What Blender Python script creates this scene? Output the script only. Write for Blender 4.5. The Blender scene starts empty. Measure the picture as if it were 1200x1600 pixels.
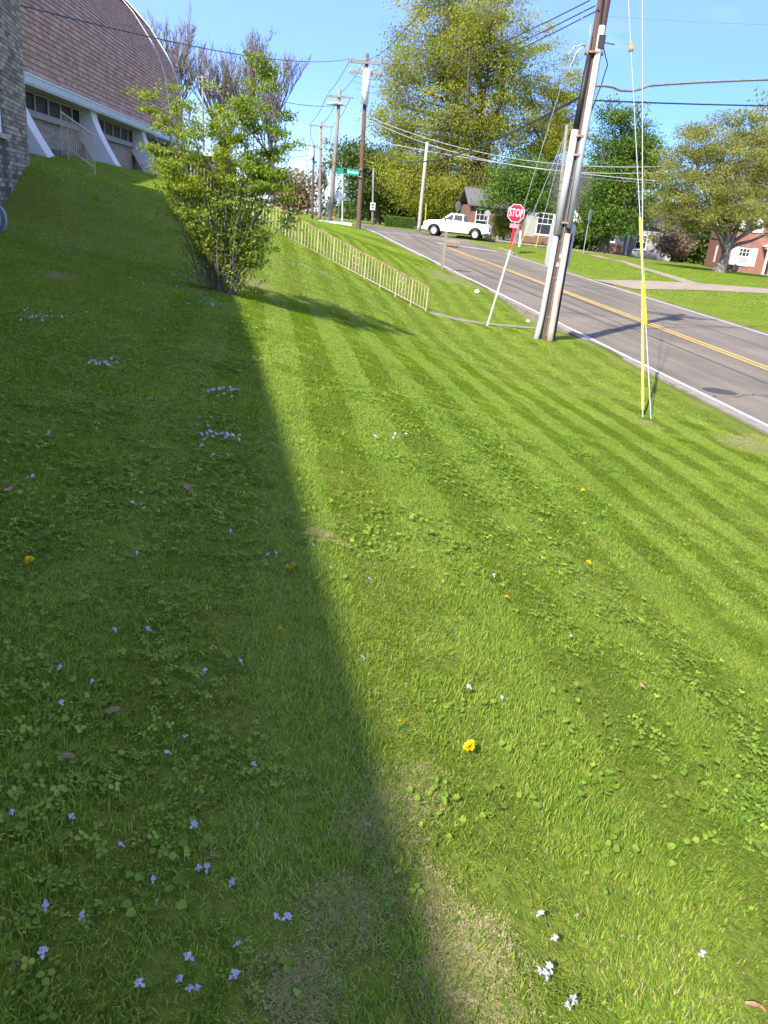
import bpy, math, random
import numpy as np
from math import radians, sin, cos, pi, atan2, hypot
from mathutils import Vector, Matrix, Euler

random.seed(7); RNG = np.random.default_rng(7)
sc = bpy.context.scene
COL = sc.collection

# ------------------------------------------------------------------ camera
EYE = np.array([0.0, 0.0, 2.8]); FPX = 1200.0
PITCH, ROLL = radians(20.8), radians(5.88)
cf = np.array([0, cos(PITCH), -sin(PITCH)])
cr0 = np.array([1.0, 0, 0]); cu0 = np.array([0, sin(PITCH), cos(PITCH)])
cr = cr0*cos(ROLL) + cu0*sin(ROLL); cu = cu0*cos(ROLL) - cr0*sin(ROLL)
cam_d = bpy.data.cameras.new('camera'); cam = bpy.data.objects.new('camera', cam_d); COL.objects.link(cam)
cam.matrix_world = Matrix(((cr[0], cu[0], -cf[0], EYE[0]), (cr[1], cu[1], -cf[1], EYE[1]), (cr[2], cu[2], -cf[2], EYE[2]), (0, 0, 0, 1)))
cam_d.sensor_fit = 'VERTICAL'; cam_d.sensor_height = 24; cam_d.lens = 18
cam_d.clip_start = 0.05; cam_d.clip_end = 3000
sc.camera = cam

# ------------------------------------------------------------------ sky, sun, exposure
SUN_AZ, SUN_EL = radians(33), radians(42)          # the light travels towards this heading (clockwise from +Y)
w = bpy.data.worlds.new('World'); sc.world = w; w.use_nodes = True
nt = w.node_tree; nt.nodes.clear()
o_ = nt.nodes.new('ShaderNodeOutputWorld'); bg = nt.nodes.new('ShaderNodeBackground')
sky = nt.nodes.new('ShaderNodeTexSky'); sky.sky_type = 'NISHITA'; sky.sun_disc = False
sky.sun_elevation = SUN_EL; sky.sun_rotation = SUN_AZ + pi
sky.air_density = 1.0; sky.dust_density = 2.2; sky.ozone_density = 7.0; sky.altitude = 1200
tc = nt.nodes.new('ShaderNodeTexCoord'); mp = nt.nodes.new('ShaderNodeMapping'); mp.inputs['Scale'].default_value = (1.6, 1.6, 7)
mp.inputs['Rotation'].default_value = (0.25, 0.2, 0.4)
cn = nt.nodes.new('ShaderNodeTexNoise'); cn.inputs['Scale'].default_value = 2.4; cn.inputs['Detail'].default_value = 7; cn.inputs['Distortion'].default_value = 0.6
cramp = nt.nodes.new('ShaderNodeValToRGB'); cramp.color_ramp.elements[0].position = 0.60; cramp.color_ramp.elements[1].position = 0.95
cramp.color_ramp.elements[0].color = (.42, .42, .42, 1); cramp.color_ramp.elements[1].color = (.62, .62, .62, 1)   # even white veil added to brighten the shade, with a few wisps
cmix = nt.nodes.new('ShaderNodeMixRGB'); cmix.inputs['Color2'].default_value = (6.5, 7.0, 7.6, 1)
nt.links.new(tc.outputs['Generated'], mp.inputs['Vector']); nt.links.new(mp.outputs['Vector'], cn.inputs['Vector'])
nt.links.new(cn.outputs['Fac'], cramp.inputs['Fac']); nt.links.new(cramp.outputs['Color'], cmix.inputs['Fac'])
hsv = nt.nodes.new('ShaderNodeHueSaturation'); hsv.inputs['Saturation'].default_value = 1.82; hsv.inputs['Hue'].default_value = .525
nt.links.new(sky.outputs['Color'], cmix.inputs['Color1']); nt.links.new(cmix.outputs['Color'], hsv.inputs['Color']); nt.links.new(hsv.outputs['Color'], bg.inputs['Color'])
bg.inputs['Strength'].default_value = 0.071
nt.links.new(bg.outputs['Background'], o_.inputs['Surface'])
sun_d = bpy.data.lights.new('sun', 'SUN'); sun_d.energy = 2.45; sun_d.angle = radians(0.8); sun_d.color = (1.0, 0.94, 0.82)
sun = bpy.data.objects.new('sun', sun_d); COL.objects.link(sun)
LDIR = Vector((sin(SUN_AZ)*cos(SUN_EL), cos(SUN_AZ)*cos(SUN_EL), -sin(SUN_EL)))
sun.rotation_euler = LDIR.to_track_quat('-Z', 'Y').to_euler(); sun.location = (-20, -30, 40)
vs = sc.view_settings; vs.view_transform = 'Standard'; vs.look = 'None'; vs.exposure = 2.12; vs.gamma = 1
sc.cycles.use_denoising = True
sc.cycles.max_bounces = 4; sc.cycles.diffuse_bounces = 3; sc.cycles.glossy_bounces = 2; sc.cycles.transmission_bounces = 3; sc.cycles.transparent_max_bounces = 4; sc.cycles.use_adaptive_sampling = True; sc.cycles.adaptive_threshold = .03; sc.cycles.sample_clamp_indirect = 6

# ------------------------------------------------------------------ survey helpers
def ray(px, py): return cf + (px-600)/FPX*cr - (py-800)/FPX*cu
def at(px, py, Y):
    d = ray(px, py); return EYE + d*(Y/d[1])
def roadz(y):
    y = np.asarray(y, float)
    return np.where(y < 68, .03*(y-10), 1.74 + .2*(1-np.exp(-np.maximum(y-68, 0)/6.67)))
def bend(y):
    y = np.asarray(y, float); return .008*np.clip(y-75, 0, 60)**2
def U(x, y): return x + .178*y + bend(y)            # across-road coordinate
def XU(u, y): return u - .178*y - bend(y)
U_KERB, U_NEAR, U_MID, U_FAR, U_OUT = 8.40, 8.84, 12.45, 16.5, 16.92

# ------------------------------------------------------------------ terrain surface (thin plate through surveyed heights)
ctrl = [(-.3,3,1.47),(0,0,1.5),(-2,0,1.52),(-3.5,0,1.6),(1.6,0,1.24),(4.6,0,.22),(3.1,0,.68),(-1.14,6.2,1.47),(-2.74,12.3,1.52),(-2.6,11.3,1.6),
 (-4.9,6,1.66),(-5.5,8,1.8),(-6.15,10.6,1.98),(-6.9,13.5,2.3),(-7.2,14.8,2.75),(-7.5,16,3.12),(-4.5,12,1.8),(-5.6,18.3,2.85),(-4.4,15,2.15),
 (.6,22.7,.42),(-1.4,22.7,1.22),(-3.44,22.7,2.05),(-6.19,22.7,2.98),(-8.97,23,2.98),(-11.3,25.5,3.65),(-8.3,19,3.05),(-10,21,3.2),(-11.9,33.3,3.6),(-12.3,38.5,3.48),
 (-13.5,47,3.3),(-5.6,45,2.4),(-4.2,35,2.25),(-8,33,3.2),(-9,60,2.45),(-12,74,2.15),(-8.6,74,2.02),(-8.9,80,2.08),(-20,60,3.0),(-20,30,3.8),(-14,16,3.6),(-12,5,2.2),(-10,-6,1.8),
 (2.6,12.5,.30),(1.6,17,.42),(3.4,7,.30),(4.3,2,.25),(.75,8,.98),(-.2,13.2,.98),(-.6,17,1.05),(-1.0,-8,1.5),(4.8,-8,.1),
 (3.3,19.1,.45),(2.2,20.6,.44),(4.1,12.5,.2),
 (16,30,.72),(22,30,.85),(40,25,.7),(30,45,1.15),(22.7,60,1.5),(15.3,54,1.4),(25,70,1.5),(31,85,1.3),(17.8,76,1.75),(9,57,1.62),(9.5,61,1.66),(12,66,1.55),(40,60,1.2),(60,90,1.2),(20,100,1.8),(0,100,2.0),(0,140,2.0),(-40,140,2.4),(60,140,1.6),(-40,60,3.0),(-40,0,2.5),(60,0,.3)]
for yy in (-12,-4,3,9,15,21,28,36,46,56,66,74,84,96,110):
    ctrl.append((float(XU(U_KERB-.1, yy)), yy, float(roadz(yy))+.05))
    ctrl.append((float(XU(U_OUT+.1, yy)), yy, float(roadz(yy))+.02))
for yy in (0,10,20,30,40,50): ctrl.append((float(XU(U_OUT+2.5, yy)), yy, float(roadz(yy))+.13))
CP = np.array(ctrl, float)
def tps(r2): return .5*r2*np.log(r2+1e-9)
def _fit():
    n = len(CP); A = np.zeros((n+3, n+3)); d2 = ((CP[:, None, :2]-CP[None, :, :2])**2).sum(-1)
    A[:n, :n] = tps(d2) + np.eye(n)*.02; A[:n, n] = 1; A[:n, n+1:] = CP[:, :2]; A[n, :n] = 1; A[n+1:, :n] = CP[:, :2].T
    return np.linalg.solve(A, np.concatenate([CP[:, 2], [0, 0, 0]]))
CW = _fit()
def lawnz(x, y):
    x = np.asarray(x, float); y = np.asarray(y, float); sh = x.shape; p = np.stack([x.ravel(), y.ravel()], 1)
    pc = np.clip(p, (-45, -14), (65, 145)); out = np.empty(len(p))
    for i in range(0, len(p), 20000):
        q = pc[i:i+20000]; d2 = ((q[:, None]-CP[None, :, :2])**2).sum(-1)
        out[i:i+20000] = tps(d2) @ CW[:-3] + CW[-3] + q @ CW[-2:]
    return out.reshape(sh)
def in_road(x, y):
    u = U(x, y); return (u > U_KERB) & (u < U_OUT)
def H(x, y):
    return float(roadz(y)) if bool(in_road(x, y)) else float(lawnz(np.array([x]), np.array([y]))[0])
def noise2(x, y, f, seed=0):
    r = np.random.default_rng(seed); out = np.zeros_like(np.asarray(x, float)); a = 0
    for k in range(10):
        th = r.uniform(0, 2*pi); ff = f*r.uniform(.5, 1.9); ph = r.uniform(0, 6.28); ph2 = r.uniform(0, 6.28)
        g = np.sin(ff*(x*cos(th)+y*sin(th))+ph) * np.sin(ff*.83*(-x*sin(th)+y*cos(th))+ph2)
        out = out+g; a += .5
    return out/(10*.35)

# ------------------------------------------------------------------ object helpers
def tag(o, label=None, cat=None, group=None, kind=None):
    if label: o['label'] = label
    if cat: o['category'] = cat
    if group: o['group'] = group
    if kind: o['kind'] = kind
    return o
def link(o, parent=None):
    COL.objects.link(o)
    if parent is not None: o.parent = parent
    return o
def empty(name, loc=(0, 0, 0), rz=0.0, label=None, cat=None, group=None, rot=None):
    o = bpy.data.objects.new(name, None); o.empty_display_size = .2; COL.objects.link(o)
    o.location = Vector([float(v) for v in loc]); o.rotation_euler = rot if rot is not None else (0, 0, rz)
    return tag(o, label, cat, group)
def meshobj(name, me, parent=None, mat=None):
    if mat is not None and len(me.materials) == 0: me.materials.append(mat)
    return link(bpy.data.objects.new(name, me), parent)
def np_mesh(name, verts, faces, mat=None, tint=None, smooth=False):
    me = bpy.data.meshes.new(name); me.from_pydata(np.asarray(verts, float).tolist(), [], faces if isinstance(faces, list) else faces.tolist())
    if tint is not None:
        a = me.attributes.new('tint', 'FLOAT', 'POINT'); a.data.foreach_set('value', np.asarray(tint, np.float32))
    if smooth: me.polygons.foreach_set('use_smooth', [True]*len(me.polygons))
    if mat is not None: me.materials.append(mat)
    return me
class MB:
    def __init__(s): s.v = []; s.f = []; s.t = []; s.cur = .5
    def add(s, vs, fs):
        b = len(s.v); s.v += [tuple(float(c) for c in v) for v in vs]; s.f += [tuple(i+b for i in f) for f in fs]; s.t += [s.cur]*len(vs); return s
    def box(s, c, d, R=None):
        P = []
        for z in (-.5, .5):
            for (x, y) in ((-.5, -.5), (.5, -.5), (.5, .5), (-.5, .5)):
                p = Vector((x*d[0], y*d[1], z*d[2])); p = R @ p if R is not None else p; P.append(p + Vector(c))
        return s.add(P, [(3, 2, 1, 0), (4, 5, 6, 7), (0, 1, 5, 4), (1, 2, 6, 5), (2, 3, 7, 6), (3, 0, 4, 7)])
    def lohi(s, a, b): return s.box([(p+q)/2 for p, q in zip(a, b)], [abs(q-p) for p, q in zip(a, b)])
    def tube(s, pts, r, n=6, caps=True):
        pts = [Vector([float(c) for c in p]) for p in pts]; m = len(pts)
        rr = [r]*m if not hasattr(r, '__len__') else r
        V = []; up = Vector((0, 0, 1))
        t0 = (pts[1]-pts[0]).normalized(); a = t0.cross(up if abs(t0.z) < .95 else Vector((1, 0, 0))).normalized()
        for i in range(m):
            t = (pts[min(i+1, m-1)]-pts[max(i-1, 0)]).normalized()
            a = (a - t*a.dot(t)); a = a.normalized() if a.length > 1e-6 else t.orthogonal().normalized()
            b = t.cross(a)
            for k in range(n):
                th = 2*pi*k/n; V.append(pts[i] + (a*cos(th)+b*sin(th))*rr[i])
        F = [(i*n+k, i*n+(k+1) % n, (i+1)*n+(k+1) % n, (i+1)*n+k) for i in range(m-1) for k in range(n)]
        if caps: F += [tuple(range(n-1, -1, -1)), tuple((m-1)*n+k for k in range(n))]
        return s.add(V, F)
    def bar(s, a, b, wd, dp=None):                     # rectangular bar between two points
        a = Vector([float(c) for c in a]); b = Vector([float(c) for c in b]); t = (b-a).normalized()
        x = t.cross(Vector((0, 0, 1))) if abs(t.z) < .95 else t.cross(Vector((0, 1, 0))); x.normalize(); y = t.cross(x)
        dp = dp or wd; V = [p + x*(sx*wd/2) + y*(sy*dp/2) for p in (a, b) for sx, sy in ((-1, -1), (1, -1), (1, 1), (-1, 1))]
        return s.add(V, [(3, 2, 1, 0), (4, 5, 6, 7), (0, 1, 5, 4), (1, 2, 6, 5), (2, 3, 7, 6), (3, 0, 4, 7)])
    def prism(s, poly, fn, d0, d1):                    # polygon (a,b) swept over depth by fn(a,b,d)
        n = len(poly); V = [fn(a, b, d0) for a, b in poly] + [fn(a, b, d1) for a, b in poly]
        return s.add(V, [tuple(range(n)), tuple(range(2*n-1, n-1, -1))] + [((i+1) % n, i, n+i, n+(i+1) % n) for i in range(n)])
    def lathe(s, prof, n=14, M=None):
        V = []
        for r, z in prof:
            for k in range(n):
                p = Vector((r*cos(2*pi*k/n), r*sin(2*pi*k/n), z)); V.append(M @ p if M is not None else p)
        m = len(prof)
        F = [(i*n+k, i*n+(k+1) % n, (i+1)*n+(k+1) % n, (i+1)*n+k) for i in range(m-1) for k in range(n)]
        return s.add(V, F + [tuple(range(n-1, -1, -1)), tuple((m-1)*n+k for k in range(n))])
    def mesh(s, name, mat=None, smooth=False): return np_mesh(name, s.v, s.f, mat, s.t, smooth)
    def build(s, name, mat=None, parent=None, smooth=False, bevel=0):
        o = meshobj(name, s.mesh(name, mat, smooth), parent)
        if bevel:
            m = o.modifiers.new('bevel', 'BEVEL'); m.width = bevel; m.segments = 2; m.limit_method = 'ANGLE'
        return o
def text_mesh(txt, size, name, mat, depth=.004):
    cu_ = bpy.data.curves.new(name, 'FONT'); cu_.body = txt; cu_.size = size; cu_.align_x = 'CENTER'; cu_.align_y = 'CENTER'; cu_.extrude = depth; cu_.resolution_u = 3
    ob = bpy.data.objects.new(name, cu_); COL.objects.link(ob); bpy.context.view_layer.update()
    me = bpy.data.meshes.new_from_object(ob.evaluated_get(bpy.context.evaluated_depsgraph_get()))
    bpy.data.objects.remove(ob); bpy.data.curves.remove(cu_); me.name = name; me.materials.clear(); me.materials.append(mat); return me

# ------------------------------------------------------------------ materials
def new_mat(name):
    m = bpy.data.materials.new(name); m.use_nodes = True; t = m.node_tree
    return m, t, t.nodes['Principled BSDF']
def N(t, kind, **kw):
    n = t.nodes.new(kind)
    for k, v in kw.items():
        if k in n.inputs: n.inputs[k].default_value = v
        else: setattr(n, k, v)
    return n
def mat(name, col, rough=.7, var=.25, scale=4.0, bump=0.0, bscale=60.0, metal=0.0, col2=None, stretch=(1, 1, 1), randomize=0.0, spec=.4, coat=0):
    m, t, b = new_mat(name); b.inputs['Roughness'].default_value = rough; b.inputs['Metallic'].default_value = metal
    b.inputs['Specular IOR Level'].default_value = spec; b.inputs['Coat Weight'].default_value = coat
    c = N(t, 'ShaderNodeTexCoord'); mp_ = N(t, 'ShaderNodeMapping', Scale=stretch); t.links.new(c.outputs['Object'], mp_.inputs['Vector'])
    n = N(t, 'ShaderNodeTexNoise', Scale=scale, Detail=6.0, Roughness=.62); t.links.new(mp_.outputs['Vector'], n.inputs['Vector'])
    r = N(t, 'ShaderNodeValToRGB'); r.color_ramp.elements[0].position = .3; r.color_ramp.elements[1].position = .72
    c2 = col2 or tuple(min(1, v*(1+var)) for v in col); c1 = tuple(v*(1-var) for v in col) if col2 is None else col
    r.color_ramp.elements[0].color = (*c1, 1); r.color_ramp.elements[1].color = (*c2, 1)
    t.links.new(n.outputs['Fac'], r.inputs['Fac']); out = r.outputs['Color']
    if randomize:
        oi = N(t, 'ShaderNodeObjectInfo'); hs = N(t, 'ShaderNodeHueSaturation')
        mr = N(t, 'ShaderNodeMapRange'); mr.inputs['To Min'].default_value = 1-randomize; mr.inputs['To Max'].default_value = 1+randomize
        t.links.new(oi.outputs['Random'], mr.inputs['Value']); t.links.new(mr.outputs['Result'], hs.inputs['Value']); t.links.new(out, hs.inputs['Color']); out = hs.outputs['Color']
    t.links.new(out, b.inputs['Base Color'])
    if bump:
        n2 = N(t, 'ShaderNodeTexNoise', Scale=bscale, Detail=4.0); t.links.new(mp_.outputs['Vector'], n2.inputs['Vector'])
        bp = N(t, 'ShaderNodeBump', Strength=bump, Distance=.02); t.links.new(n2.outputs['Fac'], bp.inputs['Height']); t.links.new(bp.outputs['Normal'], b.inputs['Normal'])
    return m
def leafmat(name, stops, trans=.35, rough=.55, wnoise=.0, wscale=.5, spec=.3):
    m, t, b = new_mat(name); b.inputs['Roughness'].default_value = rough; b.inputs['Specular IOR Level'].default_value = spec
    a = N(t, 'ShaderNodeAttribute', attribute_name='tint'); fac = a.outputs['Fac']
    if wnoise:
        g = N(t, 'ShaderNodeNewGeometry'); n = N(t, 'ShaderNodeTexNoise', Scale=wscale, Detail=3.0); t.links.new(g.outputs['Position'], n.inputs['Vector'])
        ma = N(t, 'ShaderNodeMath', operation='MULTIPLY_ADD'); ma.inputs[1].default_value = wnoise*2; ma.inputs[2].default_value = -wnoise; t.links.new(n.outputs['Fac'], ma.inputs[0])
        ad = N(t, 'ShaderNodeMath', operation='ADD'); t.links.new(fac, ad.inputs[0]); t.links.new(ma.outputs[0], ad.inputs[1]); fac = ad.outputs[0]
    r = N(t, 'ShaderNodeValToRGB'); e = r.color_ramp.elements
    while len(e) < len(stops): e.new(.5)
    for el, (p, c) in zip(e, stops): el.position = p; el.color = (*c, 1)
    t.links.new(fac, r.inputs['Fac']); t.links.new(r.outputs['Color'], b.inputs['Base Color'])
    tr = N(t, 'ShaderNodeBsdfTranslucent'); hs = N(t, 'ShaderNodeHueSaturation', Saturation=1.1, Value=1.35); t.links.new(r.outputs['Color'], hs.inputs['Color']); t.links.new(hs.outputs['Color'], tr.inputs['Color'])
    mx = N(t, 'ShaderNodeMixShader', Fac=trans); t.links.new(b.outputs[0], mx.inputs[1]); t.links.new(tr.outputs[0], mx.inputs[2])
    t.links.new(mx.outputs[0], t.nodes['Material Output'].inputs['Surface']); return m
def brickmat(name, c1, c2, mortar, bw, bh, coord='Object', msize=.012, rotx=0.0, offset=.5, bump=.4):
    m, t, b = new_mat(name); b.inputs['Roughness'].default_value = .85
    if coord == 'UV':
        c = N(t, 'ShaderNodeUVMap'); vec = c.outputs['UV']
    else:
        c = N(t, 'ShaderNodeTexCoord'); sp = N(t, 'ShaderNodeSeparateXYZ'); cb = N(t, 'ShaderNodeCombineXYZ'); ad = N(t, 'ShaderNodeMath', operation='ADD')
        t.links.new(c.outputs['Object'], sp.inputs[0]); t.links.new(sp.outputs[0], ad.inputs[0]); t.links.new(sp.outputs[1], ad.inputs[1])
        t.links.new(ad.outputs[0], cb.inputs[0]); t.links.new(sp.outputs[2], cb.inputs[1]); vec = cb.outputs[0]
    br = N(t, 'ShaderNodeTexBrick', Color1=(*c1, 1), Color2=(*c2, 1), Mortar=(*mortar, 1), Scale=1.0); br.offset = offset
    br.inputs['Brick Width'].default_value = bw; br.inputs['Row Height'].default_value = bh; br.inputs['Mortar Size'].default_value = msize; br.inputs['Bias'].default_value = -.1
    n = N(t, 'ShaderNodeTexNoise', Scale=1.7, Detail=5.0); mr = N(t, 'ShaderNodeMixRGB', blend_type='MULTIPLY', Fac=.45); rr = N(t, 'ShaderNodeValToRGB')
    rr.color_ramp.elements[0].position = .3; rr.color_ramp.elements[0].color = (.55, .52, .5, 1); rr.color_ramp.elements[1].position = .7
    t.links.new(vec, br.inputs['Vector']); t.links.new(vec, n.inputs['Vector']); t.links.new(n.outputs['Fac'], rr.inputs['Fac'])
    t.links.new(br.outputs['Color'], mr.inputs['Color1']); t.links.new(rr.outputs['Color'], mr.inputs['Color2']); t.links.new(mr.outputs['Color'], b.inputs['Base Color'])
    bp = N(t, 'ShaderNodeBump', Strength=bump, Distance=.01, invert=True); t.links.new(br.outputs['Fac'], bp.inputs['Height']); t.links.new(bp.outputs['Normal'], b.inputs['Normal'])
    return m
def glassmat(name, col=(.02, .025, .03), rough=.08):
    m, t, b = new_mat(name); b.inputs['Base Color'].default_value = (*col, 1); b.inputs['Roughness'].default_value = rough; b.inputs['Specular IOR Level'].default_value = .3; return m

MAT = {}
MAT['white'] = mat('white_paint', (.74, .74, .72), .45, .06, 3)
MAT['wood'] = mat('pole_wood', (.10, .062, .045), .85, .45, 7, .6, 40, stretch=(3, 3, .12))
MAT['wood2'] = mat('pole_wood_grey', (.22, .19, .16), .85, .35, 7, .5, 40, stretch=(3, 3, .12))
MAT['wood3'] = mat('pole_wood_red', (.13, .075, .05), .85, .4, 7, .5, 40, stretch=(3, 3, .12))
MAT['pvc'] = mat('pvc_grey', (.40, .41, .415), .5, .22, 3, .1, 30, stretch=(1, 1, .3))
MAT['pvc_dirty'] = mat('pvc_weathered', (.36, .39, .36), .6, .3, 4, .2, 30, stretch=(1, 1, .3))
MAT['rust'] = mat('rusty_guard', (.40, .17, .07), .75, 0, 5, .3, 40, col2=(.55, .50, .42), stretch=(2, 2, .25))
MAT['black'] = mat('black_rubber', (.015, .015, .017), .55, .3, 6)
MAT['cable'] = mat('cable', (.03, .03, .033), .5, .3, 6)
MAT['cable_grey'] = mat('cable_grey', (.30, .31, .32), .4, .2, 6, metal=.4)
MAT['steelwire'] = mat('steel_wire', (.38, .39, .40), .4, .1, 6, metal=.3)
MAT['steel'] = mat('galvanised_steel', (.42, .44, .45), .45, .12, 8, metal=.6)
MAT['yellow'] = mat('yellow_plastic', (.60, .50, .004), .45, .12, 5)
MAT['concrete'] = mat('concrete', (.16, .14, .105), .9, 0, 3.5, .45, 45, col2=(.29, .255, .205))
MAT['path'] = mat('worn_concrete', (.23, .19, .15), .95, .25, 2.5, .35, 45)
MAT['drive'] = mat('drive_concrete', (.27, .215, .155), .95, .15, 1.5, .3, 45)
MAT['concrete_white'] = mat('painted_concrete', (.66, .63, .58), .8, .08, 1.2, .15, 30)
MAT['red'] = mat('sign_red', (.50, .012, .03), .4, .06, 2)
MAT['green_sign'] = mat('sign_green', (.0, .22, .14), .4, .06, 2)
MAT['signback'] = mat('sign_back', (.48, .49, .50), .45, .1, 3, metal=.3)
MAT['cream'] = mat('cream_paint', (.40, .33, .19), .6, .12, 9, col2=(.50, .44, .28))
MAT['railrust'] = mat('rusted_cream', (.20, .085, .045), .8, 0, 9, .3, 60, col2=(.45, .33, .2))
MAT['bark'] = mat('bark', (.12, .095, .075), .95, .4, 3, .8, 14, stretch=(2, 2, .5))
MAT['bark_grey'] = mat('bark_grey', (.19, .165, .15), .95, .3, 4, .6, 16, stretch=(2, 2, .5))
MAT['twig'] = mat('twig', (.15, .125, .10), .9, .3, 6)
MAT['glass'] = glassmat('window_glass'); MAT['carglass'] = glassmat('car_glass', (.05, .06, .065))
MAT['tar'] = mat('tar', (.05, .048, .046), .7, .3, 6)
MAT['dark'] = mat('dark_opening', (.02, .018, .017), .8, .3, 3)
MAT['roof_dark'] = mat('roof_shingles_dark', (.045, .042, .045), .9, .3, 6, .5, 30)
MAT['roof_grey'] = mat('roof_shingles_grey', (.12, .115, .11), .9, .3, 6, .5, 30)
MAT['carpaint'] = mat('white_car_paint', (.72, .72, .72), .25, .03, 1, coat=.6, spec=.5)
MAT['hyd'] = mat('hydrant_yellow', (.62, .40, .03), .5, .1, 6)
MAT['wall_grey'] = mat('siding_grey', (.30, .30, .29), .7, .08, 3)
MAT['brown'] = mat('brown_door', (.07, .03, .035), .6, .1, 3)
MAT['gutter'] = mat('gutter_pale', (.50, .55, .52), .5, .1, 3)

# lawn soil and thatch; the turf itself is real blades on top of it
def lawn_material():
    m, t, b = new_mat('lawn'); b.inputs['Roughness'].default_value = .95; b.inputs['Specular IOR Level'].default_value = .1
    c = N(t, 'ShaderNodeTexCoord')
    n1 = N(t, 'ShaderNodeTexNoise', Scale=.9, Detail=6.0, Roughness=.65); n2 = N(t, 'ShaderNodeTexNoise', Scale=28.0, Detail=6.0, Roughness=.7)
    for n in (n1, n2): t.links.new(c.outputs['Object'], n.inputs['Vector'])
    r1 = N(t, 'ShaderNodeValToRGB'); e = r1.color_ramp.elements; e[0].position = .3; e[0].color = (.12, .175, .02, 1); e[1].position = .72; e[1].color = (.21, .24, .04, 1)
    r2 = N(t, 'ShaderNodeValToRGB'); e = r2.color_ramp.elements; e[0].position = .3; e[0].color = (.45, .48, .4, 1); e[1].position = .75; e[1].color = (1.25, 1.2, 1.1, 1)
    t.links.new(n1.outputs['Fac'], r1.inputs['Fac']); t.links.new(n2.outputs['Fac'], r2.inputs['Fac'])
    mu = N(t, 'ShaderNodeMixRGB', blend_type='MULTIPLY', Fac=1.0); t.links.new(r1.outputs['Color'], mu.inputs['Color1']); t.links.new(r2.outputs['Color'], mu.inputs['Color2'])
    a = N(t, 'ShaderNodeAttribute', attribute_name='bare'); n3 = N(t, 'ShaderNodeTexNoise', Scale=45.0, Detail=5.0); t.links.new(c.outputs['Object'], n3.inputs['Vector'])
    r3 = N(t, 'ShaderNodeValToRGB'); e = r3.color_ramp.elements; e[0].position = .35; e[0].color = (.11, .10, .04, 1); e[1].position = .65; e[1].color = (.30, .26, .13, 1); t.links.new(n3.outputs['Fac'], r3.inputs['Fac'])
    mx = N(t, 'ShaderNodeMixRGB'); t.links.new(a.outputs['Fac'], mx.inputs['Fac']); t.links.new(mu.outputs['Color'], mx.inputs['Color1']); t.links.new(r3.outputs['Color'], mx.inputs['Color2'])
    t.links.new(mx.outputs['Color'], b.inputs['Base Color'])
    bp = N(t, 'ShaderNodeBump', Strength=.7, Distance=.03); t.links.new(n2.outputs['Fac'], bp.inputs['Height']); t.links.new(bp.outputs['Normal'], b.inputs['Normal'])
    return m
def asphalt_material():
    m, t, b = new_mat('asphalt'); b.inputs['Roughness'].default_value = .95; b.inputs['Specular IOR Level'].default_value = .08
    uv = N(t, 'ShaderNodeUVMap'); c = N(t, 'ShaderNodeTexCoord')
    st = N(t, 'ShaderNodeMapping', Scale=(1.1, .045, 1)); t.links.new(uv.outputs['UV'], st.inputs['Vector'])
    n1 = N(t, 'ShaderNodeTexNoise', Scale=1.6, Detail=5.0); t.links.new(st.outputs['Vector'], n1.inputs['Vector'])
    n2 = N(t, 'ShaderNodeTexNoise', Scale=60.0, Detail=5.0, Roughness=.7); n4 = N(t, 'ShaderNodeTexNoise', Scale=.5, Detail=5.0)
    for n in (n2, n4): t.links.new(c.outputs['Object'], n.inputs['Vector'])
    r1 = N(t, 'ShaderNodeValToRGB'); e = r1.color_ramp.elements; e[0].position = .32; e[0].color = (.150, .128, .098, 1); e[1].position = .66; e[1].color = (.205, .178, .140, 1)
    t.links.new(n1.outputs['Fac'], r1.inputs['Fac'])
    r2 = N(t, 'ShaderNodeValToRGB'); e = r2.color_ramp.elements; e[0].position = .3; e[0].color = (.7, .7, .7, 1); e[1].position = .7; e[1].color = (1.2, 1.2, 1.2, 1); t.links.new(n2.outputs['Fac'], r2.inputs['Fac'])
    r4 = N(t, 'ShaderNodeValToRGB'); e = r4.color_ramp.elements; e[0].position = .35; e[0].color = (.86, .86, .88, 1); e[1].position = .65; e[1].color = (1.1, 1.08, 1.06, 1); t.links.new(n4.outputs['Fac'], r4.inputs['Fac'])
    m1 = N(t, 'ShaderNodeMixRGB', blend_type='MULTIPLY', Fac=1.0); m2 = N(t, 'ShaderNodeMixRGB', blend_type='MULTIPLY', Fac=1.0)
    t.links.new(r1.outputs['Color'], m1.inputs['Color1']); t.links.new(r2.outputs['Color'], m1.inputs['Color2']); t.links.new(m1.outputs['Color'], m2.inputs['Color1']); t.links.new(r4.outputs['Color'], m2.inputs['Color2'])
    t.links.new(m2.outputs['Color'], b.inputs['Base Color'])
    bp = N(t, 'ShaderNodeBump', Strength=.35, Distance=.01); t.links.new(n2.outputs['Fac'], bp.inputs['Height']); t.links.new(bp.outputs['Normal'], b.inputs['Normal'])
    return m
MAT['lawn'] = lawn_material(); MAT['asphalt'] = asphalt_material()
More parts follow.
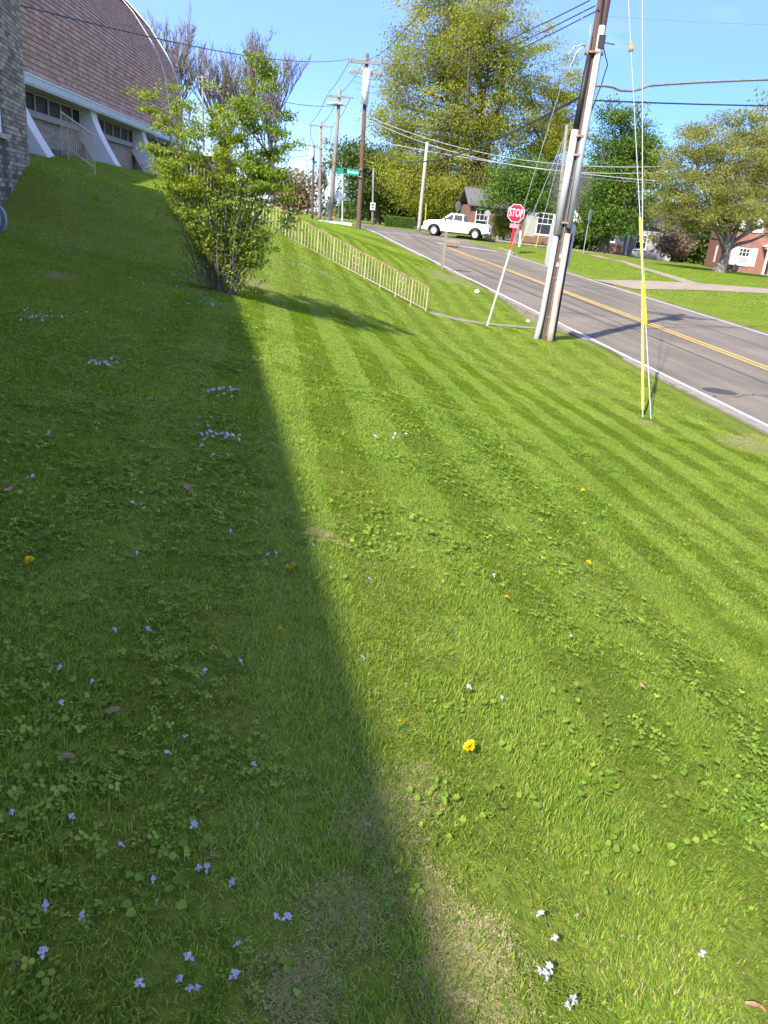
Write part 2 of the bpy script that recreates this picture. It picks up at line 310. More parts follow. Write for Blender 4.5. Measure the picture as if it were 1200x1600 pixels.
def paintmat(name, col, wear=.42):
    m = mat(name, col, .7, 0, 26, col2=tuple(v*.93 for v in col)); t = m.node_tree; b = t.nodes['Principled BSDF']
    c = N(t, 'ShaderNodeTexCoord'); n = N(t, 'ShaderNodeTexNoise', Scale=9.0, Detail=8.0, Roughness=.75); t.links.new(c.outputs['Object'], n.inputs['Vector'])
    r = N(t, 'ShaderNodeValToRGB'); r.color_ramp.elements[0].position = wear-.06; r.color_ramp.elements[1].position = wear+.03; t.links.new(n.outputs['Fac'], r.inputs['Fac'])
    mx = N(t, 'ShaderNodeMixRGB', Color1=(.14, .135, .13, 1)); src = b.inputs['Base Color'].links[0].from_socket
    t.links.new(r.outputs['Color'], mx.inputs['Fac']); t.links.new(src, mx.inputs['Color2']); t.links.new(mx.outputs['Color'], b.inputs['Base Color']); return m
MAT['line_white'] = paintmat('road_paint_white', (.58, .56, .52), .42); MAT['line_yellow'] = paintmat('road_paint_yellow', (.60, .36, .06), .41)

# ================================================================== LARGE STRUCTURE
# bare straw patches: (px, py) seen on the ground, radius
def ground_hit(px, py):
    d = ray(px, py); lo = None
    ts = np.concatenate([np.arange(.5, 12, .02), np.arange(12, 130, .2)]); P = EYE[None]+d[None]*(ts/hypot(d[0], d[1]))[:, None]
    z = lawnz(P[:, 0], P[:, 1]); k = np.argmax(P[:, 2] < z)
    return float(P[k, 0]), float(P[k, 1]), float(z[k])
BARE = []
for px, py, r in ((735, 1500, .055), (655, 1400, .03), (540, 1440, .035), (690, 1545, .035), (640, 1240, .05), (437, 478, .28), (505, 840, .05), (980, 395, .0), (690, 428, 1.1), (705, 437, 1.0), (1010, 662, .25), (870, 515, .5), (930, 535, .5),
                  (100, 430, .25), (395, 445, .3), (310, 455, .3), (760, 1560, .045), (600, 1300, .05), (930, 920, .07), (1180, 700, .5), (470, 1560, .03)):
    if r > 0: x, y, z = ground_hit(px, py); BARE.append((x, y, r))
def bareness(x, y):
    o = np.zeros_like(np.asarray(x, float))
    for bx_, by_, r in BARE: o = np.maximum(o, np.exp(-((x-bx_)**2+((y-by_)*.8)**2)/(r*r)))
    return o
def build_lawn():
    k = 6.0; tu = np.linspace(-1, 1, 331); us = 220*np.sinh(k*tu)/math.sinh(k) + .4
    us = us[(np.abs(us-U_KERB) > .05) & (np.abs(us-U_OUT) > .12)]
    us = np.sort(np.concatenate([us, [U_KERB, U_KERB+.012, U_OUT-.012, U_OUT]]))
    tv = np.linspace(-.52, 1, 300); vs_ = 3 + 460*np.sinh(k*tv)/math.sinh(k); vs_ = np.maximum.accumulate(vs_)
    UU, VV = np.meshgrid(us, vs_); X = XU(UU, VV); Y = VV
    Z = lawnz(X, Y); inr = (UU > U_KERB+.006) & (UU < U_OUT-.006); Z = np.where(inr, roadz(Y)-.10, Z)
    near = np.exp(-(X**2+Y**2)/600.); Z = Z + np.where(inr, 0, (noise2(X, Y, 3.0, 3)*.012 + noise2(X, Y, .9, 4)*.02)*near)
    nv, nu = UU.shape; idx = np.arange(nu*nv).reshape(nv, nu)
    F = np.stack([idx[:-1, :-1], idx[:-1, 1:], idx[1:, 1:], idx[1:, :-1]], -1).reshape(-1, 4)
    me = np_mesh('lawn', np.stack([X, Y, Z], -1).reshape(-1, 3), F, MAT['lawn'], smooth=True)
    a = me.attributes.new('bare', 'FLOAT', 'POINT'); a.data.foreach_set('value', bareness(X.ravel(), Y.ravel()).astype(np.float32))
    tag(meshobj('lawn', me), 'green lawn sloping from the buildings down to the road', None, None, 'structure')
build_lawn()
def lz(x, y):   # lawn height with the small unevenness of the mesh
    x = np.asarray(x, float); y = np.asarray(y, float); near = np.exp(-(x**2+y**2)/600.)
    return lawnz(x, y) + (noise2(x, y, 3.0, 3)*.012 + noise2(x, y, .9, 4)*.02)*near

def strip(name, u0, u1, ys, dz, matname, label, uv=True, parent=None, kind='structure', nu=1):
    V = []; F = []; ul = np.linspace(u0, u1, nu+1)
    for y in ys:
        for u in ul: V.append((float(XU(u, y)), float(y), float(roadz(y))+dz - .012*((u-12.6)/4)**2))
    n = nu+1
    for i in range(len(ys)-1):
        for j in range(nu): F.append((i*n+j, i*n+j+1, (i+1)*n+j+1, (i+1)*n+j))
    me = np_mesh(name, V, F, MAT[matname], smooth=True)
    ul_ = me.uv_layers.new(name='UVMap'); lp = np.empty(len(me.loops), int); me.loops.foreach_get('vertex_index', lp)
    co = np.array([(float(U(v[0], v[1])), v[1]) for v in V]); ul_.data.foreach_set('uv', co[lp].astype(np.float32).ravel())
    o = meshobj(name, me, parent)
    if parent is None: tag(o, label, None, None, kind)
    return o
YR = np.concatenate([np.arange(-14, 20, .5), np.arange(20, 90, 1.0), np.arange(90, 200, 4.0)])
strip('road', U_KERB+.03, U_OUT, YR, 0.0, 'asphalt', 'grey two lane asphalt road climbing away', nu=10)
strip('road_marking', U_NEAR-.06, U_NEAR+.06, np.arange(-14, 72, .5), .005, 'line_white', 'white edge line painted beside the kerb')
strip('road_marking', U_FAR-.055, U_FAR+.055, np.arange(-14, 56.5, .5), .005, 'line_white', 'white edge line along the far side of the road')
strip('road_marking', U_MID-.17, U_MID-.06, np.arange(-14, 58.5, .5), .005, 'line_yellow', 'nearer stripe of the double yellow centre line')
strip('road_marking', U_MID+.06, U_MID+.17, np.arange(-14, 58.5, .5), .005, 'line_yellow', 'farther stripe of the double yellow centre line')
strip('tar_seam', 11.18, 11.25, np.arange(2, 64, .5), .003, 'tar', 'dark tar seam along the nearer lane')
strip('tar_seam', 14.55, 14.60, np.arange(2, 56, .5), .003, 'tar', 'thin tar seam along the farther lane')
def crack(label, pts, wd):
    mb = MB(); rr = random.Random(len(label)); fine = []
    for (u0, y0), (u1, y1) in zip(pts[:-1], pts[1:]):
        n = 9; fine += [(u0+(u1-u0)*i/n+rr.gauss(0, .05), y0+(y1-y0)*i/n+rr.gauss(0, .06)) for i in range(n)]
    V = []
    for i, (u, y) in enumerate(fine):
        w_ = wd*rr.uniform(.4, 1.2); V += [(float(XU(u, y-w_)), y-w_, float(roadz(y-w_))+.0035-.012*((u-12.6)/4)**2), (float(XU(u, y+w_)), y+w_, float(roadz(y+w_))+.0035-.012*((u-12.6)/4)**2)]
    mb.add(V, [(2*i, 2*i+2, 2*i+3, 2*i+1) for i in range(len(fine)-1)]); tag(mb.build('road_crack', MAT['tar']), label, None, None, 'structure')
crack('sealed crack wandering across the nearer lane beside the guy wires', [(8.9, 15.2), (10.2, 15.9), (11.2, 15.6)], .03)
crack('sealed crack across the road before the driveway', [(8.9, 26), (11, 26.6), (13.5, 26.2), (16.4, 27.1)], .035)
crack('long sealed crack across the road near the mailbox', [(8.9, 36), (11.5, 36.5), (14, 36.1), (16.5, 36.8)], .045)
def flat_line(name, pts, wd, matname, label, dz=.006):
    mb = MB()
    for (x0, y0), (x1, y1) in zip(pts[:-1], pts[1:]):
        d = Vector((x1-x0, y1-y0, 0)).normalized(); n = Vector((-d.y, d.x, 0))*wd/2; V = []
        for (x, y) in ((x0, y0), (x1, y1)):
            for s in (-1, 1): V.append((x+n.x*s, y+n.y*s, float(roadz(y+n.y*s))+dz))
        mb.add(V, [(0, 2, 3, 1)])
    tag(mb.build(name, MAT[matname]), label, None, None, 'structure')
flat_line('road_marking', [(float(XU(12.6, 60.2)), 60.2), (float(XU(16.3, 57.6)), 57.6)], .45, 'line_white', 'white stop bar across the far lane before the junction')
flat_line('road_marking', [(float(XU(9.2, 68.5)), 68.5), (float(XU(16.8, 65)), 65.0)], .2, 'line_white', 'thin white crosswalk line nearer of two')
flat_line('road_marking', [(float(XU(9.2, 71)), 71), (float(XU(16.8, 67.5)), 67.5)], .2, 'line_white', 'thin white crosswalk line farther of two')
# kerb: cast concrete lengths with joints
def kerb_run():
    root = empty('kerb', (float(XU(U_KERB, 10)), 10, 0)); tag(root, 'pale worn concrete kerb between lawn and road', None, None, 'structure')
    k = 0; y = -12.0
    while y < 71:
        L = 3.0 if y < 45 else 6.0; mb = MB(); ys = np.linspace(y+.012, y+L-.012, 7); jit = random.uniform(-.012, .012); V = []
        for yy in ys:
            z = float(roadz(yy)); prof = [(U_KERB-.12, z-.2), (U_KERB-.12, z+.10+jit), (U_KERB+.07, z+.10+jit), (U_KERB+.11, z+.06+jit), (U_KERB+.14, z+.012), (U_NEAR-.07, z+.008), (U_NEAR-.07, z-.2)]
            for u, zz in prof: V.append((float(XU(u, yy))-root.location.x, yy-10, zz))
        F = [(i*7+j, i*7+(j+1) % 7, (i+1)*7+(j+1) % 7, (i+1)*7+j) for i in range(6) for j in range(7)] + [tuple(range(6, -1, -1)), tuple(42+j for j in range(7))]
        mb.add(V, F); mb.build('kerb_stone', MAT['concrete'], root); y += L; k += 1
kerb_run()
PATHS = []
def draped_path(name, pts, wd, matname, label, dz=.03, on_road=False):
    pts = [np.array(p, float) for p in pts]; V = []; F = []; fine = []
    for a, b in zip(pts[:-1], pts[1:]):
        n = max(2, int(np.linalg.norm(b-a)/.5)); fine += [a+(b-a)*i/n for i in range(n)]
    fine.append(pts[-1]); W = wd if hasattr(wd, '__len__') else [wd, wd]; m = 5
    PATHS.append((np.array(fine), max(W)/2))
    for i, p in enumerate(fine):
        d = fine[min(i+1, len(fine)-1)]-fine[max(i-1, 0)]; d = d/np.linalg.norm(d); nn = np.array([-d[1], d[0]]); ww = W[0]+(W[1]-W[0])*i/(len(fine)-1)
        for j in range(m):
            q = p+nn*ww*((j/(m-1))-.5)
            hz = float(lz(q[0], q[1])) + dz if not on_road else float(roadz(q[1]))+dz
            V.append((q[0], q[1], hz))
    for i in range(len(fine)-1):
        for j in range(m-1): F.append((i*m+j, i*m+j+1, (i+1)*m+j+1, (i+1)*m+j))
    me = np_mesh(name, V, F, MAT[matname], smooth=True); o = meshobj(name, me); tag(o, label, None, None, 'structure')
    return o
draped_path('footpath', [(.7, 22.9), (2.2, 22.45), (float(XU(U_KERB-.1, 22.3)), 22.3)], .85, 'path', 'short worn footpath from the railing to the kerb', .022)
draped_path('driveway', [(float(XU(U_OUT-.02, 39.2)), 39.2), (12.6, 40.2), (19, 42.6), (34, 47.5)], [3.6, 2.6], 'drive', 'pale concrete driveway across the road', .022)
draped_path('sidewalk', [(14.9, 42.6), (15.2, 54.3), (15.6, 70)], 1.0, 'drive', 'narrow sidewalk crossing the opposite lawn', .028)
# side street behind the corner lawn
def side_street():
    V = []; F = []; xs = np.linspace(0, 1, 26)
    for s in xs:
        x0 = float(XU(U_OUT-.35, 63)) + s*45; yA = 62.5+s*10; yB = 72.5+s*11
        for k in range(5):
            y = yA+(yB-yA)*k/4; z = 1.64 - s*1.2 + .02*k; V.append((x0 + (0 if s > 0 else float(XU(U_OUT-.35, y))-x0), y, z if s > .02 else float(roadz(y))-.004))
    for i in range(25):
        for k in range(4): F.append((i*5+k, (i+1)*5+k, (i+1)*5+k+1, i*5+k+1))
    me = np_mesh('side_street', V, F, MAT['asphalt'], smooth=True); me.uv_layers.new(name='UVMap')
    tag(meshobj('side_street', me), 'side street leaving the road behind the corner lawn', None, None, 'structure')
    mb = MB(); p = [(775, 388, 61.2), (782, 391, 59.4), (790, 395, 57.6), (800, 399, 55.5)]
    pts = [at(a, b, c) for a, b, c in p]; pts = [(q[0]+.25, q[1], max(float(roadz(q[1])), 0)+.01) for q in pts]
    mb.tube(pts, .12, 6); tag(mb.build('corner_kerb', MAT['concrete']), 'short pale kerb round the corner lawn across the road', 'kerb')
    mb = MB(); pts = [(float(XU(U_OUT, 73)), 73, 1.95), (6.5, 72.6, 1.93), (9, 72.9, 1.88), (13, 73.8, 1.8), (20, 75.5, 1.6)]
    mb.tube(pts, .13, 6); tag(mb.build('far_kerb', MAT['concrete']), 'long pale kerb of the side street behind the pickup', 'kerb')
side_street()
# paved pad round the corner pole
mb = MB(); pad = [at(497, 345, 74), at(520, 350, 73.5), at(550, 351, 73.5), at(547, 345.5, 82), at(525, 342, 82), at(510, 342, 79)]
mb.prism([(p[0], p[1]) for p in pad], lambda a, b, d: (a, b, d), 1.85, 2.13); tag(mb.build('corner_pavement', MAT['concrete_white']), 'pale concrete corner pavement round the hydrant', None, None, 'structure')

# ------------------------------------------------------------------ brick building on the left (casts the long shadow)
def tintbrick(name, stops):
    m, t, b = new_mat(name); b.inputs['Roughness'].default_value = .9
    a = N(t, 'ShaderNodeAttribute', attribute_name='tint'); oi = N(t, 'ShaderNodeObjectInfo'); ad = N(t, 'ShaderNodeMath', operation='ADD'); fr = N(t, 'ShaderNodeMath', operation='MULTIPLY')
    fr.inputs[1].default_value = .75; t.links.new(oi.outputs['Random'], fr.inputs[0]); t.links.new(a.outputs['Fac'], ad.inputs[0]); t.links.new(fr.outputs[0], ad.inputs[1])
    r = N(t, 'ShaderNodeValToRGB'); e = r.color_ramp.elements
    while len(e) < len(stops): e.new(.5)
    for el, (p, c) in zip(e, stops): el.position = p; el.color = (*c, 1)
    c = N(t, 'ShaderNodeTexCoord'); g = N(t, 'ShaderNodeNewGeometry'); n = N(t, 'ShaderNodeTexNoise', Scale=5.0, Detail=6.0, Roughness=.7); t.links.new(g.outputs['Position'], n.inputs['Vector'])
    rr = N(t, 'ShaderNodeValToRGB'); rr.color_ramp.elements[0].position = .3; rr.color_ramp.elements[0].color = (.6, .58, .56, 1); rr.color_ramp.elements[1].position = .7; rr.color_ramp.elements[1].color = (1.1, 1.1, 1.1, 1)
    mu = N(t, 'ShaderNodeMixRGB', blend_type='MULTIPLY', Fac=1.0); t.links.new(ad.outputs[0], r.inputs['Fac']); t.links.new(n.outputs['Fac'], rr.inputs['Fac'])
    t.links.new(r.outputs['Color'], mu.inputs['Color1']); t.links.new(rr.outputs['Color'], mu.inputs['Color2']); t.links.new(mu.outputs['Color'], b.inputs['Base Color'])
    bp = N(t, 'ShaderNodeBump', Strength=.4, Distance=.01); t.links.new(n.outputs['Fac'], bp.inputs['Height']); t.links.new(bp.outputs['Normal'], b.inputs['Normal']); return m
MAT['tan_brick'] = tintbrick('tan_brick', [(0, (.10, .078, .06)), (.3, (.25, .195, .14)), (.65, (.40, .325, .235)), (1, (.50, .42, .31))])
MAT['mortar'] = mat('mortar', (.14, .125, .11), .95, .2, 8, .3, 60)
MAT['tan_brick_far'] = brickmat('tan_brick_courses', (.30, .24, .175), (.45, .37, .275), (.22, .185, .145), .29, .075, msize=.008)
WZ0, WZ1 = .9, 6.0
bb = empty('brick_building', (-7.5, 16, 0), radians(-75.96), 'tan brick building whose wall and window show at the left edge', 'building')
L_ = 21.4
MB().lohi((0, -9, WZ0), (L_, -.012, WZ1)).build('wall', MAT['mortar'], bb)
mb = MB().lohi((-.25, -9.2, WZ1), (L_+.2, .06, WZ1+.16)); mb.build('roof', MAT['roof_grey'], bb)
BL, BH, MJ = .292, .0605, .0115
WIN = (2.12, 3.45, 3.52, 5.45)      # s0, s1, z0, z1
proto_me = None; nb = 0; rest = MB(); full = MB().lohi((0, -.03, 0), (BL, .0, BH)).mesh('brick', MAT['tan_brick'])
full.attributes['tint'].data.foreach_set('value', np.full(8, .12, np.float32))
stained = full.copy(); stained.attributes['tint'].data.foreach_set('value', np.full(8, -.45, np.float32))
row = 0; z = 1.9
cand = []
while z < WZ1-.08:
    off = 0 if row % 2 else -(BL+MJ)/2; s = off
    while s < 7.5:
        a, b_ = max(s, 0), s+BL
        if not (b_ > WIN[0]-.06 and a < WIN[1]+.06 and z+BH > WIN[2]-.06 and z < WIN[3]+.06) and b_-a > .03: cand.append((a, b_, z))
        s += BL+MJ
    z += BH+MJ; row += 1
cand.sort(key=lambda c: abs(c[0]-1.0)*1.0 + abs(c[2]-3.6)*.55)
for a, b_, z in cand:
    stain = (1.75 < a+.15 < 2.15 and z < 3.4) or (z < 2.75+.25*sin(a*7) and random.random() < .5)
    if nb < 300 and b_-a > BL-.001:
        o = link(bpy.data.objects.new('brick', stained if stain else full), bb); o.location = (a, random.uniform(-.002, .004), z); nb += 1
    else:
        rest.cur = (random.random()*.75+.12) - (.5 if stain else 0); rest.lohi((a, -.03, z), (b_, random.uniform(-.002, .004), z+BH))
tag(rest.build('brickwork', MAT['tan_brick'], bb), None, None, None, 'stuff')
MB().lohi((7.5, -.03, 1.0), (L_, 0, WZ1)).build('far_wall_face', MAT['tan_brick_far'], bb)
wf = empty('window', (0, 0, 0)); wf.parent = bb
mb = MB(); s0, s1, z0, z1 = WIN
for a, b_ in (((s0, z0), (s0+.07, z1)), ((s1-.07, z0), (s1, z1)), ((s0+.07, z0), (s1-.07, z0+.07)), ((s0+.07, z1-.07), (s1-.07, z1)), ((s0+.07, 4.45), (s1-.07, 4.51))): mb.lohi((a[0], -.06, a[1]), (b_[0], .012, b_[1]))
mb.build('frame', MAT['white'], wf); MB().lohi((s0+.06, -.04, z0+.06), (s1-.06, -.03, z1-.06)).build('pane', MAT['glass'], wf)
MB().lohi((s0-.3, -.02, z0-.085), (s1+.3, .05, z0-.005)).build('sill', MAT['tan_brick'], wf)

# ------------------------------------------------------------------ church with curved shingle roof
ax = np.array([-0.06991, .99755, 0]); an = np.array([.99755, .06991, 0])
G1 = np.array([-12.18, 26.0, 0]); CH_RZ = atan2(ax[1], ax[0])       # local x along the eave (away), local y = inwards (left)
church = empty('church', (G1[0], G1[1], 0), CH_RZ, 'brick church with tall curved brown shingle roof and white buttresses', 'church')
GZ = 5.79
prof = [(-.12, 0), (0, .15), (.03, 1.2), (.14, 2.3), (.36, 3.23), (.86, 4.25), (1.83, 5.56), (2.91, 6.56), (4.2, 7.45), (6, 8.35), (8, 9.0), (9.5, 9.2)]
pp = np.array(prof); seg = np.r_[0, np.cumsum(np.hypot(*np.diff(pp, axis=0).T))]
def rp(t): return np.interp(t, seg, pp[:, 0]), np.interp(t, seg, pp[:, 1])
MAT['shingle'] = brickmat('brown_shingles', (.40, .23, .15), (.60, .39, .27), (.20, .11, .075), .30, .16, 'UV', .012, bump=.3)
V = []; F = []; UVs = []; EXP = .16; t = 0.0; X0, X1 = -9.0, 22.6
while t < seg[-1]-EXP:
    y0, z0 = rp(t); y1, z1 = rp(t+EXP); d = np.array([y1-y0, z1-z0]); d /= np.hypot(*d); nrm = np.array([-d[1], d[0]])*.022
    b = len(V); V += [(X0, y0+nrm[0], GZ+z0+nrm[1]), (X1, y0+nrm[0], GZ+z0+nrm[1]), (X1, y1, GZ+z1), (X0, y1, GZ+z1), (X0, y0, GZ+z0), (X1, y0, GZ+z0)]
    F += [(b, b+1, b+2, b+3), (b+4, b+5, b+1, b)]; UVs += [(0, t+.004), (X1-X0, t+.004), (X1-X0, t+EXP-.004), (0, t+EXP-.004), (0, t+.004), (X1-X0, t+.004)]; t += EXP
me = np_mesh('roof', V, F, MAT['shingle']); ul = me.uv_layers.new(name='UVMap'); lp = np.empty(len(me.loops), int); me.loops.foreach_get('vertex_index', lp); ul.data.foreach_set('uv', np.array(UVs)[lp].astype(np.float32).ravel())
roof = meshobj('roof', me, church)
mb = MB(); ts = np.linspace(0, seg[-1], 30); mb.tube([(X1+.02, rp(t)[0]-.03, GZ+rp(t)[1]+.02) for t in ts], .055, 5); mb.build('roof_edge', MAT['gutter'], roof)
mb = MB(); mb.tube([(X1-3.3, rp(t)[0]-.03, GZ+rp(t)[1]+.02) for t in ts], .022, 4); mb.build('roof_cable', MAT['white'], roof)
# inner roof surface on the far slope closes the shell
yy = [p[0] for p in prof] + [19-p[0] for p in prof[::-1]]; zz = [p[1] for p in prof] + [p[1] for p in prof[::-1]]
mb = MB(); mb.prism([(a+.02 if a < 9 else a, GZ+c-.03) for a, c in zip(yy, zz)], lambda a, b, d: (d, a, b), X0+.05, X1-.06); mb.build('gable', MAT['tan_brick_far'], church)
mb = MB().lohi((X0, -.28, GZ-.22), (X1, -.10, GZ+.02)); mb.lohi((X0, -.25, GZ-.27), (X1, .5, GZ-.20)); mb.build('gutter', MAT['gutter'], church)
mb = MB().lohi((X0, -.31, GZ-.01), (X1, -.10, GZ+.035)); mb.build('gutter_lip', MAT['white'], church)
MB().lohi((X0, .45, 2.4), (X1-.1, 18.5, GZ-.1)).build('wall', MAT['tan_brick_far'], church)
bxs = [-8.4, -1.0, 6.4, 13.8, 21.0]
MAT['window_dark'] = glassmat('church_glass', (.004, .004, .005), .35)
MAT['window_dark'].node_tree.nodes['Principled BSDF'].inputs['Specular IOR Level'].default_value = .15
MAT['window_frame'] = mat('window_frame_tan', (.30, .27, .23), .6, .1, 3)
for i, bx0 in enumerate(bxs[:-1]):
    a, b_ = bx0+.35, bxs[i+1]-.05; n = 6; wdt = (b_-a)/n
    MB().lohi((a, .30, GZ-1.02), (b_, .46, GZ-.86)).build('window_sill', MAT['window_frame'], church)
    for k in range(n):
        f = MB(); p0, p1 = a+k*wdt, a+(k+1)*wdt
        f.lohi((p0, .36, GZ-.86), (p0+.05, .45, GZ-.28)); f.lohi((p1-.05, .36, GZ-.86), (p1, .45, GZ-.28)); f.lohi((p0+.05, .37, GZ-.86), (p1-.05, .45, GZ-.81)); f.lohi((p0+.05, .37, GZ-.33), (p1-.05, .45, GZ-.28))
        w_ = f.build('window', MAT['window_frame'], church); MB().lohi((p0+.045, .40, GZ-.82), (p1-.045, .44, GZ-.32)).build('pane', MAT['window_dark'], w_)
for bx0 in bxs:
    zt = GZ-.27; zb = 3.3
    outer = [(-.04-1.2*(f**1.35), zt-(zt-zb)*f) for f in [k/12 for k in range(13)]]
    poly = outer + [(-.40, zb), (.47, zt-.9), (.47, zt)]
    MB().prism(poly, lambda a, b, d: (d, a, b), bx0-.34, bx0+.34).build('buttress', MAT['concrete_white'], church, bevel=.02)
# entrance block at the far end behind the shrub
MB().lohi((15.5, -3.2, 2.6), (22.2, .4, 4.85)).build('entrance_wall', mat('entrance_brown', (.13, .10, .085), .85, .25, 2), church)
MB().lohi((17.6, -3.23, 3.0), (18.6, -3.19, 4.6)).build('entrance_door', MAT['dark'], church)
MB().lohi((15.2, -3.5, 4.85), (22.5, .4, 5.02)).build('entrance_roof', MAT['gutter'], church)
# plinth and steps in front of the first buttress
st = empty('stone_steps', (-11.6, 25.6, 3.3), radians(-42), 'dark stone steps below the first white buttress', 'steps')
for k in range(4):
    MB().lohi((-.5+k*.42, -.75, -.5), (-.5+(k+1)*.42, .75, .52-k*.15)).build('step', mat('step_stone', (.12, .11, .10), .9, .3, 6, .4, 40) if k == 0 else bpy.data.materials['step_stone'], st)

# ------------------------------------------------------------------ houses across the road
def house_window(par, x, z, w_, h_, y=-.03, shutters=False, mun=True, blind=False):
    f = MB(); t_ = .09
    f.lohi((x-w_/2, y-.03, z), (x-w_/2+t_, y+.06, z+h_)); f.lohi((x+w_/2-t_, y-.03, z), (x+w_/2, y+.06, z+h_)); f.lohi((x-w_/2+t_, y-.03, z), (x+w_/2-t_, y+.06, z+t_)); f.lohi((x-w_/2+t_, y-.03, z+h_-t_), (x+w_/2-t_, y+.06, z+h_))
    f.lohi((x-w_/2+t_, y-.02, z+h_/2-.035), (x+w_/2-t_, y+.05, z+h_/2+.035))
    if mun:
        for k in (1, 2): f.lohi((x-w_/2+w_*k/3-.02, y-.012, z+h_/2+.035), (x-w_/2+w_*k/3+.02, y+.04, z+h_-t_))
        f.lohi((x-w_/2+t_, y-.014, z+h_*.75-.02), (x+w_/2-t_, y+.04, z+h_*.75+.02))
    o = f.build('window', MAT['white'], par); MB().lohi((x-w_/2+.05, y+.015, z+.05), (x+w_/2-.05, y+.03, z+h_-.05)).build('pane', MAT['glass'], o)
    MB().lohi((x-w_/2-.08, y-.08, z-.1), (x+w_/2+.08, y+.05, z-.005)).build('sill', MAT['white'], o)
    if blind: MB().lohi((x-w_/2+.1, y+.005, z+.1), (x+w_/2-.1, y+.012, z+h_/2-.04)).build('blind', MAT['wall_grey'], o)
    if shutters:
        for s in (-1, 1):
            sh = MB().lohi((x+s*(w_/2+.34)-.3, y-.04, z-.05), (x+s*(w_/2+.34)+.3, y+.02, z+h_+.05)); sh.build('shutter', MAT['white'], par)
def gable_roof(par, x0, x1, y0, y1, z0, h_, matname, ov=.4, name='roof'):
    ym = (y0+y1)/2; V = [(x0-ov, y0-ov, z0), (x1+ov, y0-ov, z0), (x1+ov, y1+ov, z0), (x0-ov, y1+ov, z0), (x0-ov, ym, z0+h_), (x1+ov, ym, z0+h_)]
    V += [(a, b, c-.18) for a, b, c in V]
    F = [(0, 1, 5, 4), (2, 3, 4, 5), (7, 6, 10, 11), (9, 8, 11, 10), (1, 0, 6, 7), (3, 2, 8, 9), (0, 4, 10, 6), (4, 3, 9, 10), (5, 1, 7, 11), (2, 5, 11, 8)]
    o = MB().add(V, F).build(name, MAT[matname], par)
    return o
MAT['red_brick'] = brickmat('red_brick', (.235, .058, .036), (.32, .09, .058), (.27, .19, .155), .22, .075, msize=.012)
MAT['brown_brick'] = brickmat('brown_brick', (.17, .062, .038), (.24, .095, .058), (.21, .16, .125), .22, .075, msize=.012)
p = at(1122, 421, 80); HZ = float(p[2])
h3 = empty('brick_house', (p[0], p[1], HZ), radians(-11), 'red brick two storey house with white shutters and porch', 'house')
MB().lohi((0, 0, -.8), (15, 9, 5.6)).build('wall', MAT['red_brick'], h3)
gable_roof(h3, 0, 15, 0, 9, 5.6, 2.6, 'roof_grey')
for x in (2.0, 5.2, 8.4): house_window(h3, x, 3.75, 1.05, 1.5, shutters=True)
house_window(h3, 2.0, .65, 1.05, 1.55, shutters=True, blind=True); house_window(h3, 8.4, .65, 1.05, 1.55, shutters=True)
sw = MB().lohi((-.03, 3.0, .6), (.02, 3.9, 2.2)); sw.build('side_window', MAT['white'], h3)
MB().lohi((-.035, 6.0, 3.6), (.02, 6.9, 5.0)).build('side_window', MAT['white'], h3)
pr = empty('porch', (5.2, 0, 0)); pr.parent = h3
for x in (-1.35, -.75, .75, 1.35): MB().lohi((x-.09, -1.3, 0), (x+.09, -1.12, 2.25)).build('porch_column', MAT['white'], pr)
mb = MB().lohi((-1.55, -1.4, 2.25), (1.55, 0, 2.5)); mb.prism([(-1.75, 2.5), (1.75, 2.5), (0, 3.35)], lambda a, b, d: (a, d, b), -1.5, -.01); mb.build('porch_roof', MAT['white'], pr)
MB().lohi((-.5, -.06, .05), (.5, -.01, 2.1)).build('front_door', MAT['brown'], pr)
MB().lohi((-1.6, -1.5, -.5), (1.6, 0, .04)).build('porch_floor', MAT['concrete'], pr)
# small brown brick house behind the pickup
p = at(730, 378, 92); 
h1 = empty('brick_house', (p[0], p[1], p[2]), radians(6), 'low brown brick house with grey roof behind the pickup', 'house')
MB().lohi((0, 0, -.5), (9, 7, 4.0)).build('wall', MAT['brown_brick'], h1)
gable_roof(h1, 0, 9, 0, 7, 4.0, 1.8, 'roof_grey', .5)
house_window(h1, 1.3, 1.2, 1.5, 2.4); house_window(h1, 3.9, 2.1, .9, 1.6, mun=False); house_window(h1, 7.0, 1.3, 1.4, 2.0)
# grey house with dark roof
p = at(815, 391, 88)
h2 = empty('grey_house', (p[0], p[1], p[2]), radians(-6), 'grey sided house with dark roof and brick base behind the leaning pole', 'house')
MB().lohi((0, 0, 1.5), (10.5, 7, 4.6)).build('wall', MAT['wall_grey'], h2); MB().lohi((-.04, -.04, -.6), (10.54, 7.04, 1.5)).build('brick_base', MAT['brown_brick'], h2)
gable_roof(h2, 0, 10.5, 0, 7, 4.6, 4.6, 'roof_dark', .5)
house_window(h2, 2.0, 1.75, 1.7, 2.2, shutters=False); house_window(h2, 8.7, 1.75, 1.7, 2.2)
MB().lohi((4.2, -.05, -.1), (5.3, .02, 2.3)).build('front_door', MAT['white'], h2)
mb = MB(); mb.prism([(3.4, 3.3), (6.1, 3.3), (4.75, 4.5)], lambda a, b, d: (a, d, b), -1.5, -.05); mb.build('entrance_gable', MAT['white'], h2)
for x in (3.6, 5.9): MB().lohi((x-.08, -1.45, -.2), (x+.08, -1.29, 3.3)).build('porch_column', MAT['white'], h2)
